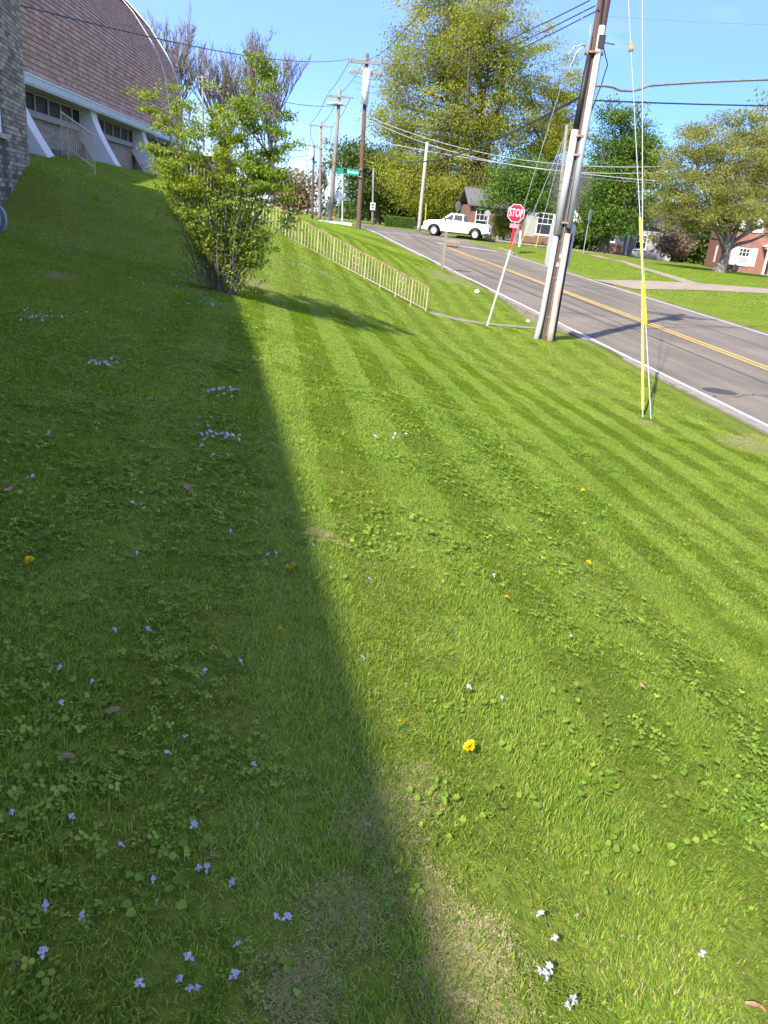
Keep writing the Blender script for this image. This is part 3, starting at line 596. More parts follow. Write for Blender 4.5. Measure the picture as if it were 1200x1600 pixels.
# white porch with railings farther right
p = at(930, 396, 90)
h4 = empty('white_porch_house', (p[0], p[1], p[2]), radians(-8), 'low pale house with white porch posts behind the green tree', 'house')
MB().lohi((0, 0, -.6), (8, 6, 3.4)).build('wall', MAT['wall_grey'], h4); gable_roof(h4, 0, 8, 0, 6, 3.4, 2.0, 'roof_dark', .4)
for x in (.2, 1.6, 3.0): MB().lohi((x-.1, -1.6, 0), (x+.1, -1.4, 2.6)).build('porch_post', MAT['white'], h4)
MB().lohi((0, -1.7, 2.6), (3.2, -.02, 2.8)).build('porch_roof', MAT['white'], h4); MB().lohi((0, -1.7, -.6), (5.0, -.02, .1)).build('porch_floor', MAT['white'], h4)
MB().lohi((.7, -.05, .1), (1.3, -.02, 2.2)).build('front_door', MAT['dark'], h4)
house_window(h4, 4.6, .9, 1.2, 1.5)

# ------------------------------------------------------------------ trees
def unit(n, rng):
    v = rng.normal(size=(n, 3)); return v/np.linalg.norm(v, axis=1, keepdims=True)
def leaves_mesh(name, C, size, tint, rng, m, aspect=.6, up=.35, droop=0.0):
    n = len(C); d = unit(n, rng); d[:, 2] -= droop; d /= np.linalg.norm(d, axis=1, keepdims=True)
    nr = unit(n, rng); nr[:, 2] = np.abs(nr[:, 2])+up; s = np.cross(d, nr); s /= np.linalg.norm(s, axis=1, keepdims=True)+1e-9; nr = np.cross(s, d)
    size = np.asarray(size)[:, None]*np.ones((n, 1)); V = np.stack([C-d*size*.5, C+s*size*aspect*.5+nr*size*.08, C+d*size*.5, C-s*size*aspect*.5+nr*size*.08], 1).reshape(-1, 3)
    F = np.arange(4*n).reshape(n, 4); return np_mesh(name, V, F, m, np.repeat(tint, 4))
def foliage_tree(name, label, base, ells, trunk_r, nclump, per, lsize, cr_, lm, bark, seed, cat='tree', fork=.3, limbs=9, group=None, gap=.0, trunk_h=None):
    """ells: crown ellipsoids (cx,cy,cz,rx,ry,rz) relative to the base"""
    rng = np.random.default_rng(seed); rnd = random.Random(seed); root = empty(name, base, 0, label, cat, group); E = np.array(ells, float)
    vol = E[:, 3]*E[:, 4]*E[:, 5]; pr = vol/vol.sum(); top = (E[:, 2]+E[:, 5]).max(); cx, cy = (E[:, 0]*pr).sum(), (E[:, 1]*pr).sum()
    C = []
    while len(C) < nclump:
        e = E[rng.choice(len(E), p=pr)]; u = unit(1, rng)[0]*rng.random()**(1/2.6); p = e[:3]+u*e[3:]
        if gap and noise2(np.array([p[0]]), np.array([p[2]*1.2+p[1]*.7]), 3.2/max(E[:, 3].max(), .1)*1.6, seed)[0] < gap-1 and rng.random() < .8: continue
        C.append(p)
    C = np.array(C)
    mb = MB(); th = trunk_h or top*.72; nodes = []
    tp = [Vector((cx*f*f*.6+rnd.uniform(-.02, .02)*top*(f > 0), cy*f*f*.6+rnd.uniform(-.02, .02)*top*(f > 0), th*f)) for f in np.linspace(0, 1, 7)]
    rad = [trunk_r*(1.35 if i == 0 else 1)*(1-.82*i/6) for i in range(7)]; mb.tube([tp[0]-Vector((0, 0, .3))]+tp, [rad[0]*1.1]+rad, 8)
    nodes += [(p, r) for p, r in zip(tp[2:], rad[2:])]
    for k in range(limbs):
        f = fork + (1-fork)*.85*k/limbs; i = f*6; i0 = int(i); s = tp[i0].lerp(tp[min(i0+1, 6)], i-i0); e = C[rng.integers(len(C))]; e = Vector(e)
        if e.z < s.z+.02*top: e.z = s.z+.1*top
        mid = s.lerp(e, .5) + Vector((rnd.uniform(-.05, .05), rnd.uniform(-.05, .05), rnd.uniform(-.03, .06)))*top
        pts = [s, s.lerp(mid, .5)+Vector((0, 0, .01*top)), mid, mid.lerp(e, .5), e]; r0 = trunk_r*(.55-.3*k/limbs); rr = [r0, r0*.8, r0*.6, r0*.4, r0*.15]
        mb.tube(pts, rr, 5); nodes += list(zip(pts[1:], rr[1:]))
    NP = np.array([list(p) for p, r in nodes]); 
    for c in C[:: max(1, len(C)//260)]:
        d = np.linalg.norm(NP-c, axis=1) + np.where(NP[:, 2] > c[2], .5*top, 0); j = int(np.argmin(d)); s = Vector(NP[j]); e = Vector(c); m_ = s.lerp(e, .55)+Vector((rnd.uniform(-.03, .03), rnd.uniform(-.03, .03), -.01))*top*.6
        r0 = min(nodes[j][1]*.5, trunk_r*.13); mb.tube([s, m_, e], [r0, r0*.6, r0*.2], 3, False)
    mb.build('trunk', bark, root, smooth=True)
    if per:
        ct = rng.random(len(C)); P = np.repeat(C, per, 0) + rng.normal(size=(len(C)*per, 3))*np.array([1, 1, .52])*cr_
        t = np.clip(np.repeat(ct, per)*.68 + rng.random(len(P))*.30 + .02, 0, 1)
        meshobj('crown', leaves_mesh('crown', P, lsize*rng.uniform(.6, 1.3, len(P)), t, rng, lm), root)
    return root
def crown_px(base, Y, L):
    out = []
    for px, py, rx, ry, dy in L:
        c = at(px, py, Y); k = np.dot(c-EYE, cf)/FPX; out.append((c[0]-base[0], dy, c[2]-base[2], rx*k, rx*k*.85, ry*k))
    return out
def gbase(px, py, Y):
    p = at(px, py, Y); return np.array([p[0], p[1], float(lawnz(np.array([p[0]]), np.array([p[1]]))[0])])
LM = {}
LM['tulip'] = leafmat('tulip_leaf', [(0, (.14, .17, .02)), (.5, (.28, .30, .04)), (1, (.42, .40, .07))], .5)
LM['green'] = leafmat('green_leaf', [(0, (.045, .095, .012)), (.5, (.095, .175, .02)), (1, (.18, .26, .035))], .35)
LM['deep'] = leafmat('deep_leaf', [(0, (.035, .07, .012)), (.5, (.08, .13, .022)), (1, (.16, .21, .04))], .3)
LM['maple'] = leafmat('maple_leaf', [(0, (.14, .155, .03)), (.5, (.25, .26, .055)), (1, (.36, .35, .09))], .5)
LM['buff'] = leafmat('buff_leaf', [(0, (.20, .14, .07)), (.5, (.30, .22, .11)), (1, (.34, .30, .16))], .35)
LM['pink'] = leafmat('pink_leaf', [(0, (.16, .10, .07)), (.5, (.27, .18, .14)), (1, (.20, .19, .08))], .35)
LM['shrub_leaves'] = leafmat('shrub_leaf', [(0, (.09, .165, .015)), (.5, (.20, .28, .028)), (1, (.35, .39, .05))], .45)  # leaf tones from mid green to yellow-green
b = gbase(745, 350, 108)
foliage_tree('tulip_tree', 'tallest yellow-green spring tree, its top cut by the frame', b, crown_px(b, 108, [(690, 130, 108, 165, 0), (635, 190, 55, 110, 2), (745, 40, 88, 120, 0), (690, 285, 95, 58, -2), (770, 210, 70, 110, 1)]), .75, 700, 160, .28, .92, LM['tulip'], MAT['bark'], 11, limbs=16, gap=.78)
b = gbase(855, 352, 116)
foliage_tree('tulip_tree', 'yellow-green spring tree just left of the leaning pole top', b, crown_px(b, 116, [(850, 135, 62, 92, 0), (845, 235, 70, 75, 0), (885, 170, 38, 60, 1)]), .5, 190, 160, .28, .75, LM['tulip'], MAT['bark_grey'], 12, limbs=11, gap=.9)
b = gbase(590, 346, 118)
foliage_tree('broadleaf_tree', 'dark green tree behind the transformer pole at the road crest', b, crown_px(b, 118, [(592, 285, 58, 50, 0), (552, 252, 40, 26, -1), (620, 300, 40, 40, 2)]), .4, 240, 110, .38, 1.0, LM['deep'], MAT['bark'], 13, limbs=9)
b = gbase(700, 350, 122)
foliage_tree('broadleaf_tree', 'shady olive tree standing right behind the pickup', b, crown_px(b, 122, [(690, 305, 75, 38, 0), (640, 310, 40, 34, 0), (760, 300, 50, 40, 0)]), .5, 260, 100, .40, 1.1, LM['deep'], MAT['bark'], 14, limbs=9)
b = gbase(806, 378, 79)
foliage_tree('broadleaf_tree', 'bright green tree with pale trunk above the stop sign', b, crown_px(b, 79, [(815, 285, 50, 42, 0), (782, 312, 30, 24, 0), (838, 318, 28, 22, -1)]), .22, 180, 85, .22, .58, LM['green'], MAT['bark_grey'], 15, limbs=8)
b = gbase(943, 394, 77)
foliage_tree('broadleaf_tree', 'bright green tree with short dark trunk right of the leaning pole', b, crown_px(b, 77, [(962, 235, 44, 78, 0), (992, 290, 48, 82, 0), (935, 318, 36, 50, -1), (1010, 240, 26, 50, 1), (955, 345, 40, 28, -1)]), .42, 320, 140, .21, .54, LM['green'], MAT['bark'], 16, limbs=12, fork=.16, gap=.55)
b = gbase(1122, 427, 60)
foliage_tree('maple_tree', 'spreading olive maple on the lawn before the red brick house', b, crown_px(b, 60, [(1100, 275, 88, 92, 0), (1175, 250, 78, 78, 1), (1042, 335, 38, 55, 0), (1120, 325, 88, 36, -1), (1240, 300, 70, 80, 0)]), .36, 400, 180, .14, .38, LM['maple'], MAT['bark_grey'], 17, limbs=17, fork=.13, trunk_h=6.0)
b = gbase(1195, 420, 86)
foliage_tree('sparse_tree', 'tall thinly leafed tree rising behind the maple', b, crown_px(b, 86, [(1180, 235, 52, 80, 0), (1220, 220, 50, 70, 0)]), .3, 170, 26, .36, .7, LM['maple'], MAT['bark_grey'], 18, limbs=13)
b = gbase(466, 334, 150)
foliage_tree('sparse_tree', 'far buff tree in early leaf left of the road crest', b, crown_px(b, 150, [(465, 300, 30, 34, 0), (450, 312, 20, 18, 0)]), .4, 120, 22, .7, 1.3, LM['buff'], MAT['bark_grey'], 19, limbs=10)
b = gbase(1055, 408, 82)
foliage_tree('flowering_shrub', 'pinkish flowering shrub at the edge of the far lawn', b, crown_px(b, 82, [(1055, 382, 24, 17, 0), (1038, 376, 12, 14, 0)]), .12, 90, 40, .28, .45, LM['pink'], MAT['bark'], 20, 'shrub', limbs=6)
for px, py, Y, rx, ry, sd, lab in ((1085, 375, 95, 26, 38, 31, 'dark evergreen beside the red brick house'), (1040, 360, 100, 34, 40, 32, 'dark tree between the green tree and the maple'), (905, 372, 84, 24, 14, 33, 'rounded green bush below the grey house window'), (1000, 350, 104, 40, 40, 34, 'shady tree behind the bright green tree')):
    b = gbase(px, py+ry, Y)
    foliage_tree('garden_tree' if ry > 20 else 'garden_bush', lab, b, crown_px(b, Y, [(px, py, rx, ry, 0)]), .15, 120, 45, .5*Y/100, .8*Y/100, LM['deep'], MAT['bark'], sd, 'tree' if ry > 20 else 'bush', limbs=6)
b = gbase(786, 378, 81)
foliage_tree('garden_shrub', 'brown-green shrub before the low brick house', b, crown_px(b, 81, [(786, 352, 17, 20, 0)]), .1, 110, 60, .16, .3, LM['maple'], MAT['bark'], 35, 'shrub', limbs=6)
# hedge
b = gbase(602, 349, 98); hd = empty('hedge', b, 0, 'clipped bright green hedge beside the road crest', 'hedge')
rng = np.random.default_rng(41); P = rng.random((5200, 3))*np.array([3.5, 1.2, 1.15]); k = rng.integers(0, 3, 5200); side = rng.random(5200) < .75
P[side & (k == 0), 1] = rng.normal(0, .04, (side & (k == 0)).sum()); P[side & (k == 1), 2] = 1.15+rng.normal(0, .04, (side & (k == 1)).sum()); P[side & (k == 2), 0] = rng.normal(0, .04, (side & (k == 2)).sum())
meshobj('foliage', leaves_mesh('foliage', P, np.full(5200, .14), rng.random(5200), rng, LM['green']), hd)
MB().lohi((.1, .1, -.2), (3.4, 1.1, 1.05)).build('hedge_core', LM['deep'], hd)
# woods closing the view far behind
rng = np.random.default_rng(42); C = []
for k in range(900):
    px = rng.uniform(520, 1420); Y = rng.uniform(150, 200); hh = 6.5+4.0*noise2(np.array([px*.02]), np.array([0.]), 1.0, 5)[0]
    if px < 640: hh *= max(.25, (px-500)/140)
    x = (px-640)/1200*Y; C.append((x, Y, 1.5+max(hh, 1.5)*rng.random()**.7))
C = np.array(C); P = np.repeat(C, 30, 0)+rng.normal(size=(27000, 3))*np.array([1.6, 1.6, 1.1])
tag(meshobj('woods', leaves_mesh('woods', P, rng.uniform(.8, 1.7, len(P)), rng.random(len(P)), rng, LM['deep'])), 'distant wood closing the view behind the houses', 'woods', None, 'stuff')
# bare winter trees behind the church
def bare_tree(name, label, base, Ht, spread, seed, tr):
    rnd = random.Random(seed); root = empty(name, base, 0, label, 'tree', 'bare trees behind the church'); mb = MB(); tw = MB()
    def grow(p, d, L, r, lev):
        n = 4; pts = [p]; q = p.copy(); dd = d.copy()
        for i in range(n):
            dd = (dd + Vector((rnd.gauss(0, .10), rnd.gauss(0, .10), .09))).normalized(); q = q + dd*L/n; pts.append(q.copy())
        (mb if lev < 2 else tw).tube(pts, [r*(1-.5*i/n) for i in range(n+1)], 6 if lev < 2 else 3, False)
        if lev >= 5: return
        k = {0: 6, 1: 5, 2: 5, 3: 4, 4: 3}[lev]
        for j in range(k):
            f = rnd.uniform(.35, 1.0) if lev else rnd.uniform(.4, 1); i = min(int(f*n), n-1); s = pts[i].lerp(pts[i+1], f*n-i); ang = rnd.uniform(0, 2*pi); tilt = rnd.uniform(.3, .75)*spread
            side = dd.orthogonal().normalized(); side = Matrix.Rotation(ang, 3, dd) @ side; nd = (dd*cos(tilt)+side*sin(tilt)); nd.z += .25; nd.normalize()
            grow(s, nd, L*rnd.uniform(.5, .72), max(r*.5, .018), lev+1)
    grow(Vector((0, 0, -.3)), Vector((rnd.uniform(-.05, .05), 0, 1)), Ht*.45, tr, 0)
    mb.build('trunk', MAT['bark_grey'], root, smooth=True); meshobj('twigs', np_mesh('twigs', tw.v, tw.f, MAT['twig'], tw.t), root)
for px, ptop, Y, sp, sd, lab in ((287, 22, 62, .9, 51, 'bare tree rising beside the church roof edge'), (352, 40, 66, .95, 52, 'bare tree in the middle behind the shrub'), (425, 62, 70, .8, 53, 'bare tree with brushy rounded top behind the shrub')):
    b = gbase(px, 300, Y); t_ = at(px, ptop, Y); bare_tree('bare_tree', lab, b, (t_[2]-b[2])*1.12, sp, sd, .22)
b = gbase(502, 335, 150); bare_tree('bare_tree', 'small far bare tree behind the corner poles', b, 9.5, .9, 54, .16)

# ------------------------------------------------------------------ flowering shrub on the bank
def big_shrub():
    rng = np.random.default_rng(61); rnd = random.Random(61); B = np.array([-2.62, 11.3, float(lz(-2.62, 11.3))-.03]); root = empty('shrub', B, 0, 'leafy many stemmed shrub standing at the shadow edge on the bank', 'shrub')
    wood = MB(); P = []; T = []; kpx = np.dot(at(345, 300, 11.3)-EYE, cf)/FPX
    def X(px): return at(px, 300, 11.3)[0]-B[0]
    def Zp(px, py): return at(px, py, 11.3)[2]-B[2]
    tips = []   # (px, py, dy) tips of main stems
    main = [(252, 160, -.3), (238, 205, .1), (270, 140, .4), (300, 150, -.5), (318, 165, .3), (345, 150, 0), (372, 130, .5), (398, 104, 0), (415, 140, -.4), (440, 175, .3), (455, 205, -.1), (450, 240, .2), (380, 165, -.5), (285, 200, -.6), (335, 190, .7), (420, 200, .7), (445, 300, -.3), (262, 260, -.3), (300, 240, -.7), (410, 270, -.6), (240, 240, .4), (455, 345, -.1), (395, 230, .8)]
    twn = []
    for k, (px, py, dy) in enumerate(main):
        e = Vector((X(px), dy, Zp(px, py))); s = Vector((rnd.uniform(-.12, .12)+e.x*.05, rnd.uniform(-.1, .1), -.05)); c = s.lerp(e, .45) + Vector((-e.x*.10, -dy*.15, .12)); r0 = rnd.uniform(.010, .021)*(1.3 if k in (0, 7, 3) else 1)
        pts = [(s*(1-t)**2 + c*2*t*(1-t) + e*t*t) + Vector((rnd.gauss(0, .02), rnd.gauss(0, .02), 0))*(t > 0) for t in np.linspace(0, 1, 9)]
        wood.tube(pts, [r0*(1-.85*i/8) for i in range(9)], 5)
        for j in range(20):
            f = rnd.uniform(.2, 1.0); i = min(int(f*8), 7); a = pts[i].lerp(pts[i+1], f*8-i); d = (pts[min(i+1, 8)]-pts[max(i-1, 0)]).normalized(); side = Matrix.Rotation(rnd.uniform(0, 6.28), 3, d) @ d.orthogonal().normalized()
            L = rnd.uniform(.18, .5)*(1.1-.4*f); q = a + (side*.8+d*.5+Vector((0, 0, .12))).normalized()*L; m_ = a.lerp(q, .5)+Vector((0, 0, .03))
            wood.tube([a, m_, q], [.0055, .004, .002], 3, False)
            dens = 1.0 if a.z > 1.25 else .45
            for _ in range(7):
                g = rnd.uniform(.3, 1.05); p = a.lerp(q, g)
                if rnd.random() > dens: continue
                # a flat spray of leaves
                n = rnd.randint(11, 18); right = (p.x+B[0]) > X(372)+B[0]
                for _l in range(n):
                    P.append((p.x+rnd.gauss(0, .065), p.y+rnd.gauss(0, .065), p.z+rnd.gauss(0, .022))); T.append(min(1, max(0, rnd.gauss(.42 if right else .68, .22))))
    # fine basal suckers
    for k in range(80):
        a = rnd.uniform(0, 6.28); r_ = rnd.uniform(.05, .3); s = Vector((cos(a)*r_, sin(a)*r_*.7, -.03)); e = s+Vector((cos(a)*rnd.uniform(.1, .6), sin(a)*.3, rnd.uniform(.3, 1.5))); m_ = s.lerp(e, .5)+Vector((rnd.gauss(0, .05), 0, .05))
        wood.tube([s, m_, e], [.008, .006, .002], 3, False)
        for _ in range(26):
            p = s.lerp(e, rnd.uniform(.3, 1)); P.append((p.x+rnd.gauss(0, .05), p.y+rnd.gauss(0, .05), p.z+rnd.gauss(0, .04))); T.append(rnd.random()*.7+.2)
    wood.build('stems', MAT['bark_grey'], root); P = np.array(P)
    meshobj('crown', leaves_mesh('crown', P, rng.uniform(.030, .060, len(P)), np.array(T), rng, LM['shrub_leaves'], aspect=.55, up=1.2), root)
big_shrub()

# ------------------------------------------------------------------ railings
def railing(name, label, A, Bp, hgt, spacing, ornaments, cat='railing', post_every=6):
    A = Vector(A); Bp = Vector(Bp); root = empty(name, A, 0, label, cat); D = Bp-A; n = int(round(D.length/spacing))
    MB().bar((0, 0, hgt), D+Vector((0, 0, hgt)), .045, .03).build('top_rail', MAT['railrust'] if 'rusty' in label else MAT['cream'], root)
    MB().bar((0, 0, .08), D+Vector((0, 0, .08)), .03, .02).build('bottom_rail', MAT['cream'], root)
    thin = MB().lohi((-.0075, -.0075, .085), (.0075, .0075, hgt-.005)).mesh('baluster', MAT['cream']); thick = MB().lohi((-.014, -.014, -.25), (.014, .014, hgt-.005)).mesh('post', MAT['cream'])
    for i in range(n+1):
        p = D*(i/n); post = i % post_every == 0 or i == n; o = link(bpy.data.objects.new('post' if post else 'baluster', thick if post else thin), root); o.location = p
    for f in ornaments:
        c = D*f + Vector((0, 0, .08+(hgt-.08)*.52)); ex = D.normalized(); mb = MB()
        for dz, r_ in ((.17, .07), (-.17, .07), (0, .09)):
            for s in (-1, 1): mb.tube([c+ex*(s*r_*.75+cos(t)*r_*.7)+Vector((0, 0, dz+sin(t)*r_)) for t in np.linspace(0, 2*pi, 13)], .006, 4, False)
        mb.build('scroll', MAT['cream'], root)
railing('stair_railing', 'long cream railing with rusty top rail climbing the bank', (.6, 22.7, float(lz(.6, 22.7))), (-6.2, 22.7, float(lz(-6.2, 22.7))+.05), .70, .098, (.11, .31), post_every=5)
a = at(148, 268, 23.2); c = at(97, 228, 25.0)
railing('stair_railing', 'short cream railing below the church buttress', (a[0], a[1], a[2]), (c[0], c[1], c[2]), .92, .17, (.42,), post_every=12)
# concrete flight behind the long railing
fl = empty('stair_flight', (0, 0, 0), 0, 'concrete steps climbing the bank behind the long railing', 'steps')
for k in range(22):
    x0 = .55-k*.31; z_ = float(lz(x0-.15, 23.4))-.10
    MB().lohi((x0-.31, 22.95, z_-.4), (x0-.004, 24.15, z_)).build('step', MAT['concrete'], fl)

# ------------------------------------------------------------------ utility poles
def pole(name, label, base, top, r0, r1, m, group='utility poles'):
    root = empty(name, base, 0, label, 'utility pole', group); d = Vector(top)-Vector(base)
    MB().tube([Vector((0, 0, -.6)), Vector((0, 0, 0)), d*.5, d], [r0*1.05, r0, (r0+r1)/2, r1], 12).build('shaft', m, root, smooth=True); return root, d
def crossarm(root, c, ex, L, ins=3, m='wood2', braces=True, sz=.11):
    c = Vector(c); ex = Vector(ex).normalized(); MB().bar(c-ex*L/2, c+ex*L/2, sz, sz*1.15).build('crossarm', MAT[m], root)
    pts = []
    for k in range(ins):
        f = -.46+.92*k/(ins-1) if ins > 1 else 0
        q = c+ex*L*f; MB().lathe([(.02, .05), (.06, .10), (.04, .15), (.07, .2), (.03, .28)], 8, Matrix.Translation(q)).build('insulator', MAT['pvc'], root); pts.append(Vector(root.location)+q+Vector((0, 0, .27)))
    if braces:
        mb = MB()
        for s in (-1, 1): mb.bar(c+ex*s*L*.28, c-Vector((0, 0, L*.22)), .03)
        mb.build('brace', MAT['steel'], root)
    return pts
EXR = Vector((cos(radians(-10)), sin(radians(-10)), 0))
# near pole with conduits
NB = Vector((3.48, 19.14, float(lz(3.48, 19.14))))
zat = lambda px, py, Y=19.0: float(at(px, py, Y)[2])-NB.z
near, nd = pole('utility_pole', 'tall wooden utility pole with pale conduits standing at the verge', NB, NB+Vector((.06, 0, 11.3)), .165, .12, MAT['wood'])
zc = 2.45; zl = zat(893, 202); zb_ = zat(921, 86); zr = zat(937, 40)
def side(x, y, z): return Vector((x*(1-z/60)+.005*z, y*(1-z/60), z))
MB().tube([Vector((-.26, -.16, -.15)), Vector((-.235, -.16, .15)), Vector((-.20, -.14, .5)), side(-.185, -.135, zc)], [.075, .07, .062, .058], 10).build('lower_guard', MAT['pvc_dirty'], near, smooth=True)
MB().tube([Vector((.08, -.19, -.15)), Vector((.075, -.185, .3)), side(.065, -.18, zc)], [.085, .075, .068], 10).build('rusty_guard', MAT['rust'], near, smooth=True)
MB().tube([Vector((.165, -.10, -.15)), side(.155, -.09, zc)], [.05, .05], 8).build('shaded_side', MAT['black'], near, smooth=True)  # black tube stands in for the guard's shaded side
MB().tube([side(-.185, -.15, zc-.05), side(-.175, -.14, zl)], [.082, .078], 14).build('conduit', MAT['pvc'], near, smooth=True)
MB().tube([side(.07, -.19, zc+.12), side(.03, -.17, zr)], [.070, .066], 14).build('conduit', MAT['pvc'], near, smooth=True)
MB().tube([side(-.175, -.14, zl-.2), side(-.15, -.14, zb_)], [.062, .055], 10).build('black_cable', MAT['black'], near, smooth=True)
for z_ in (zc+.22, zl-.12, zr*.62, zr-.5): MB().lathe([(.205, -.02), (.207, 0), (.205, .02)], 14, Matrix.Translation((.0, -.035, z_))).build('strap', MAT['railrust'], near)
for z_ in (.55, 1.45): 
    for x in (-.05, .03): MB().lathe([(.018, 0), (.018, .03)], 6, Matrix.Translation((x, -.165, z_)) @ Matrix.Rotation(pi/2, 4, 'X')).build('bolt', MAT['steel'], near)
mb = MB()
for k, (dx, dz) in enumerate(((-.34, -.28), (-.42, -.05), (-.22, .12), (-.05, .55))):
    s = Vector((-.15, -.15, zb_)); mb.tube([s, s+Vector((dx*.3, -.06, .16)), s+Vector((dx*.75, -.1, dz*.4+.12)), s+Vector((dx, -.08, dz))], .011, 4)
mb.build('loose_wire', MAT['cream'], near)
MB().tube([(.02, -.13, zr+.0), (-.02, -.16, zr+.5), (.05, -.13, zr+1.4), (.03, -.1, zr+3)], .03, 6).build('riser_cable', MAT['black'], near)
MB().tube([(.13, -.1, zr-.3), (.32, -.12, zr-.7), (.26, -.1, zr-1.1), (.12, -.1, zr-1.7)], .012, 4).build('loop_cable', MAT['cable'], near)
mb = MB().lohi((.02, -.24, zr-.42), (.16, -.12, zr-.18)); mb.bar((.05, -.18, zr-.3), (.38, -.2, zr-.33), .02); mb.build('clamp', MAT['cable'], near)
MB().tube([(-.02, -.168, .1), (-.015, -.165, zc+.5), (.0, -.155, zr*.8)], .012, 5).build('ground_wire', MAT['cable_grey'], near)
for z_, x in ((1.75, -.035), (1.95, .0)): MB().box((x, -.17, z_), (.06, .012, .09)).build('pole_tag', MAT['signback'], near)
for k in range(7): MB().tube([(-.06+.02*(k % 3), -.158, .9+.45*k), (-.06+.02*(k % 3), -.175, .92+.45*k), (-.03+.02*(k % 3), -.175, .92+.45*k), (-.03+.02*(k % 3), -.158, .9+.45*k)], .004, 4).build('staple', MAT['steel'], near)
N1 = crossarm(near, (.03, -.14, 10.75), EXR, 2.6, 4); crossarm(near, (.03, .14, 10.05), EXR, 2.2, 3)
MB().lathe([(.02, 0), (.24, .02), (.25, .8), (.2, .88), (.04, .92)], 14, Matrix.Translation((.36, .1, 8.7))).build('transformer', MAT['pvc'], near, smooth=True)
# road sign seen from behind, on the far side of the near pole
sg = empty('road_sign', (NB.x+.02, NB.y+.23, NB.z), radians(3), 'grey back of a road sign fixed behind the near wooden pole', 'sign')
MB().prism([(-.30, 1.75), (-.26, 1.70), (.26, 1.70), (.30, 1.75), (.30, 2.62), (.26, 2.67), (-.26, 2.67), (-.30, 2.62)], lambda a, b, d: (a, d, b), 0, .006).build('sign_plate', MAT['signback'], sg)
MB().lohi((-.03, -.06, 1.72), (.03, 0, 2.65)).build('bracket', MAT['steel'], sg)
# transformer pole
tb = gbase(560, 357, 69); tt = at(574, 84, 69); tb[2] = at(560, 357, 69)[2]
tpole, td = pole('utility_pole', 'wooden utility pole carrying two crossarms and a white transformer', tb, tt, .21, .14, MAT['wood3'])
loc = lambda px, py, Y, base: Vector(at(px, py, Y)-np.array(base))
c1 = loc(571, 97.5, 68.8, tb); c2 = loc(570.5, 113.5, 68.8, tb)
T1w = crossarm(tpole, c1, EXR, 2.6, 3, sz=.16); T2w = crossarm(tpole, c2, EXR, 2.6, 2, sz=.15)
c = loc(569.5, 163, 68.6, tb); MB().lathe([(.1, 0), (.30, .03), (.31, 2.35), (.2, 2.5), (.05, 2.52)], 16, Matrix.Translation(c)).build('transformer', MAT['white'], tpole, smooth=True)
for dx in (-.2, .2): MB().lathe([(.05, 0), (.08, .1), (.05, .2), (.07, .3)], 8, Matrix.Translation(c+Vector((dx*1.9, 0, 2.35)))).build('bushing', MAT['pvc'], tpole)
# pole on the paved corner
bb_ = at(516, 343, 80); bt = at(531, 139, 80); bpole, bd = pole('utility_pole', 'leaning wooden utility pole on the paved corner', bb_, bt, .24, .15, MAT['wood2'])
c = loc(531, 151, 79.8, bb_); B1w = crossarm(bpole, c, EXR, 2.5, 3, sz=.15)
c = loc(529, 164, 79.8, bb_); MB().bar(c-EXR*1.2, c+EXR*.7, .12).build('lower_arm', MAT['wood2'], bpole); B2 = Vector(bb_)+c
mb = MB(); mb.tube([c+Vector((-1.0, -.1, 0)), c+Vector((-.3, -.2, .1)), c+Vector((.3, -.2, .1))], .12, 6); mb.build('cable_box', MAT['pvc'], bpole)
cb_ = at(499, 336, 98); ct = at(502, 188, 98); cpole, _ = pole('utility_pole', 'slim grey utility pole with wide top crossarm beyond the corner', cb_, ct, .2, .13, MAT['wood2'])
c = loc(502, 197, 97.8, cb_); C1w = crossarm(cpole, c, EXR, 2.9, 3, sz=.14)
mb = MB(); 
for s in (-1, 1): mb.tube([c+EXR*s*1.25, c+EXR*s*1.2+Vector((0, 0, -1.2)), c+EXR*s*.6+Vector((0, 0, -2.2)), c+Vector((0, 0, -2.4))], .03, 4)
mb.build('jumper', MAT['cable'], cpole)
c = loc(502, 225, 97.8, cb_); MB().lathe([(.1, 0), (.28, .05), (.28, .7), (.1, .8)], 10, Matrix.Translation(c+Vector((.4, 0, 0)))).build('transformer', MAT['cable_grey'], cpole)
db_ = at(488, 334, 104); dt = at(490.5, 226, 104); dpole, _ = pole('utility_pole', 'dark slim utility pole farthest along the road', db_, dt, .17, .12, MAT['wood'])
c = loc(490, 228, 103.8, db_); D1w = crossarm(dpole, c, EXR, 1.7, 2, sz=.12); MB().lathe([(.05, 0), (.3, .05), (.3, 1.0), (.1, 1.1)], 10, Matrix.Translation(loc(487, 246, 103.6, db_))).build('transformer', MAT['white'], dpole)
eb = at(582, 343, 96); et = at(583.5, 262, 96); epole, _ = pole('sign_pole', 'weathered wooden post with small white sign by the road crest', eb, et, .13, .1, MAT['wood2'])
s_ = empty('road_sign', at(582, 328, 95.7), 0, 'small white rectangular sign on the weathered post', 'sign'); MB().lohi((-.28, -.02, 0), (.28, .02, .78)).build('sign_plate', MAT['white'], s_); MB().lohi((-.2, -.03, .45), (.2, -.021, .62)).lohi((-.15, -.03, .15), (.15, -.021, .33)).build('print', MAT['cable'], s_)
fb = at(655, 352, 86); ft = at(667.5, 222, 86); fpole, _ = pole('utility_pole', 'short pale grey pole beside the big yellow-green tree', fb, ft, .2, .15, mat('pole_pale', (.36, .33, .29), .85, .2, 6, .3, 40, stretch=(3, 3, .12)))
gb_ = at(866, 394, 72); gt = at(886, 195, 72); gpole, _ = pole('utility_pole', 'grey pole partly hidden behind the near wooden pole', gb_, gt, .17, .13, MAT['wood2'])
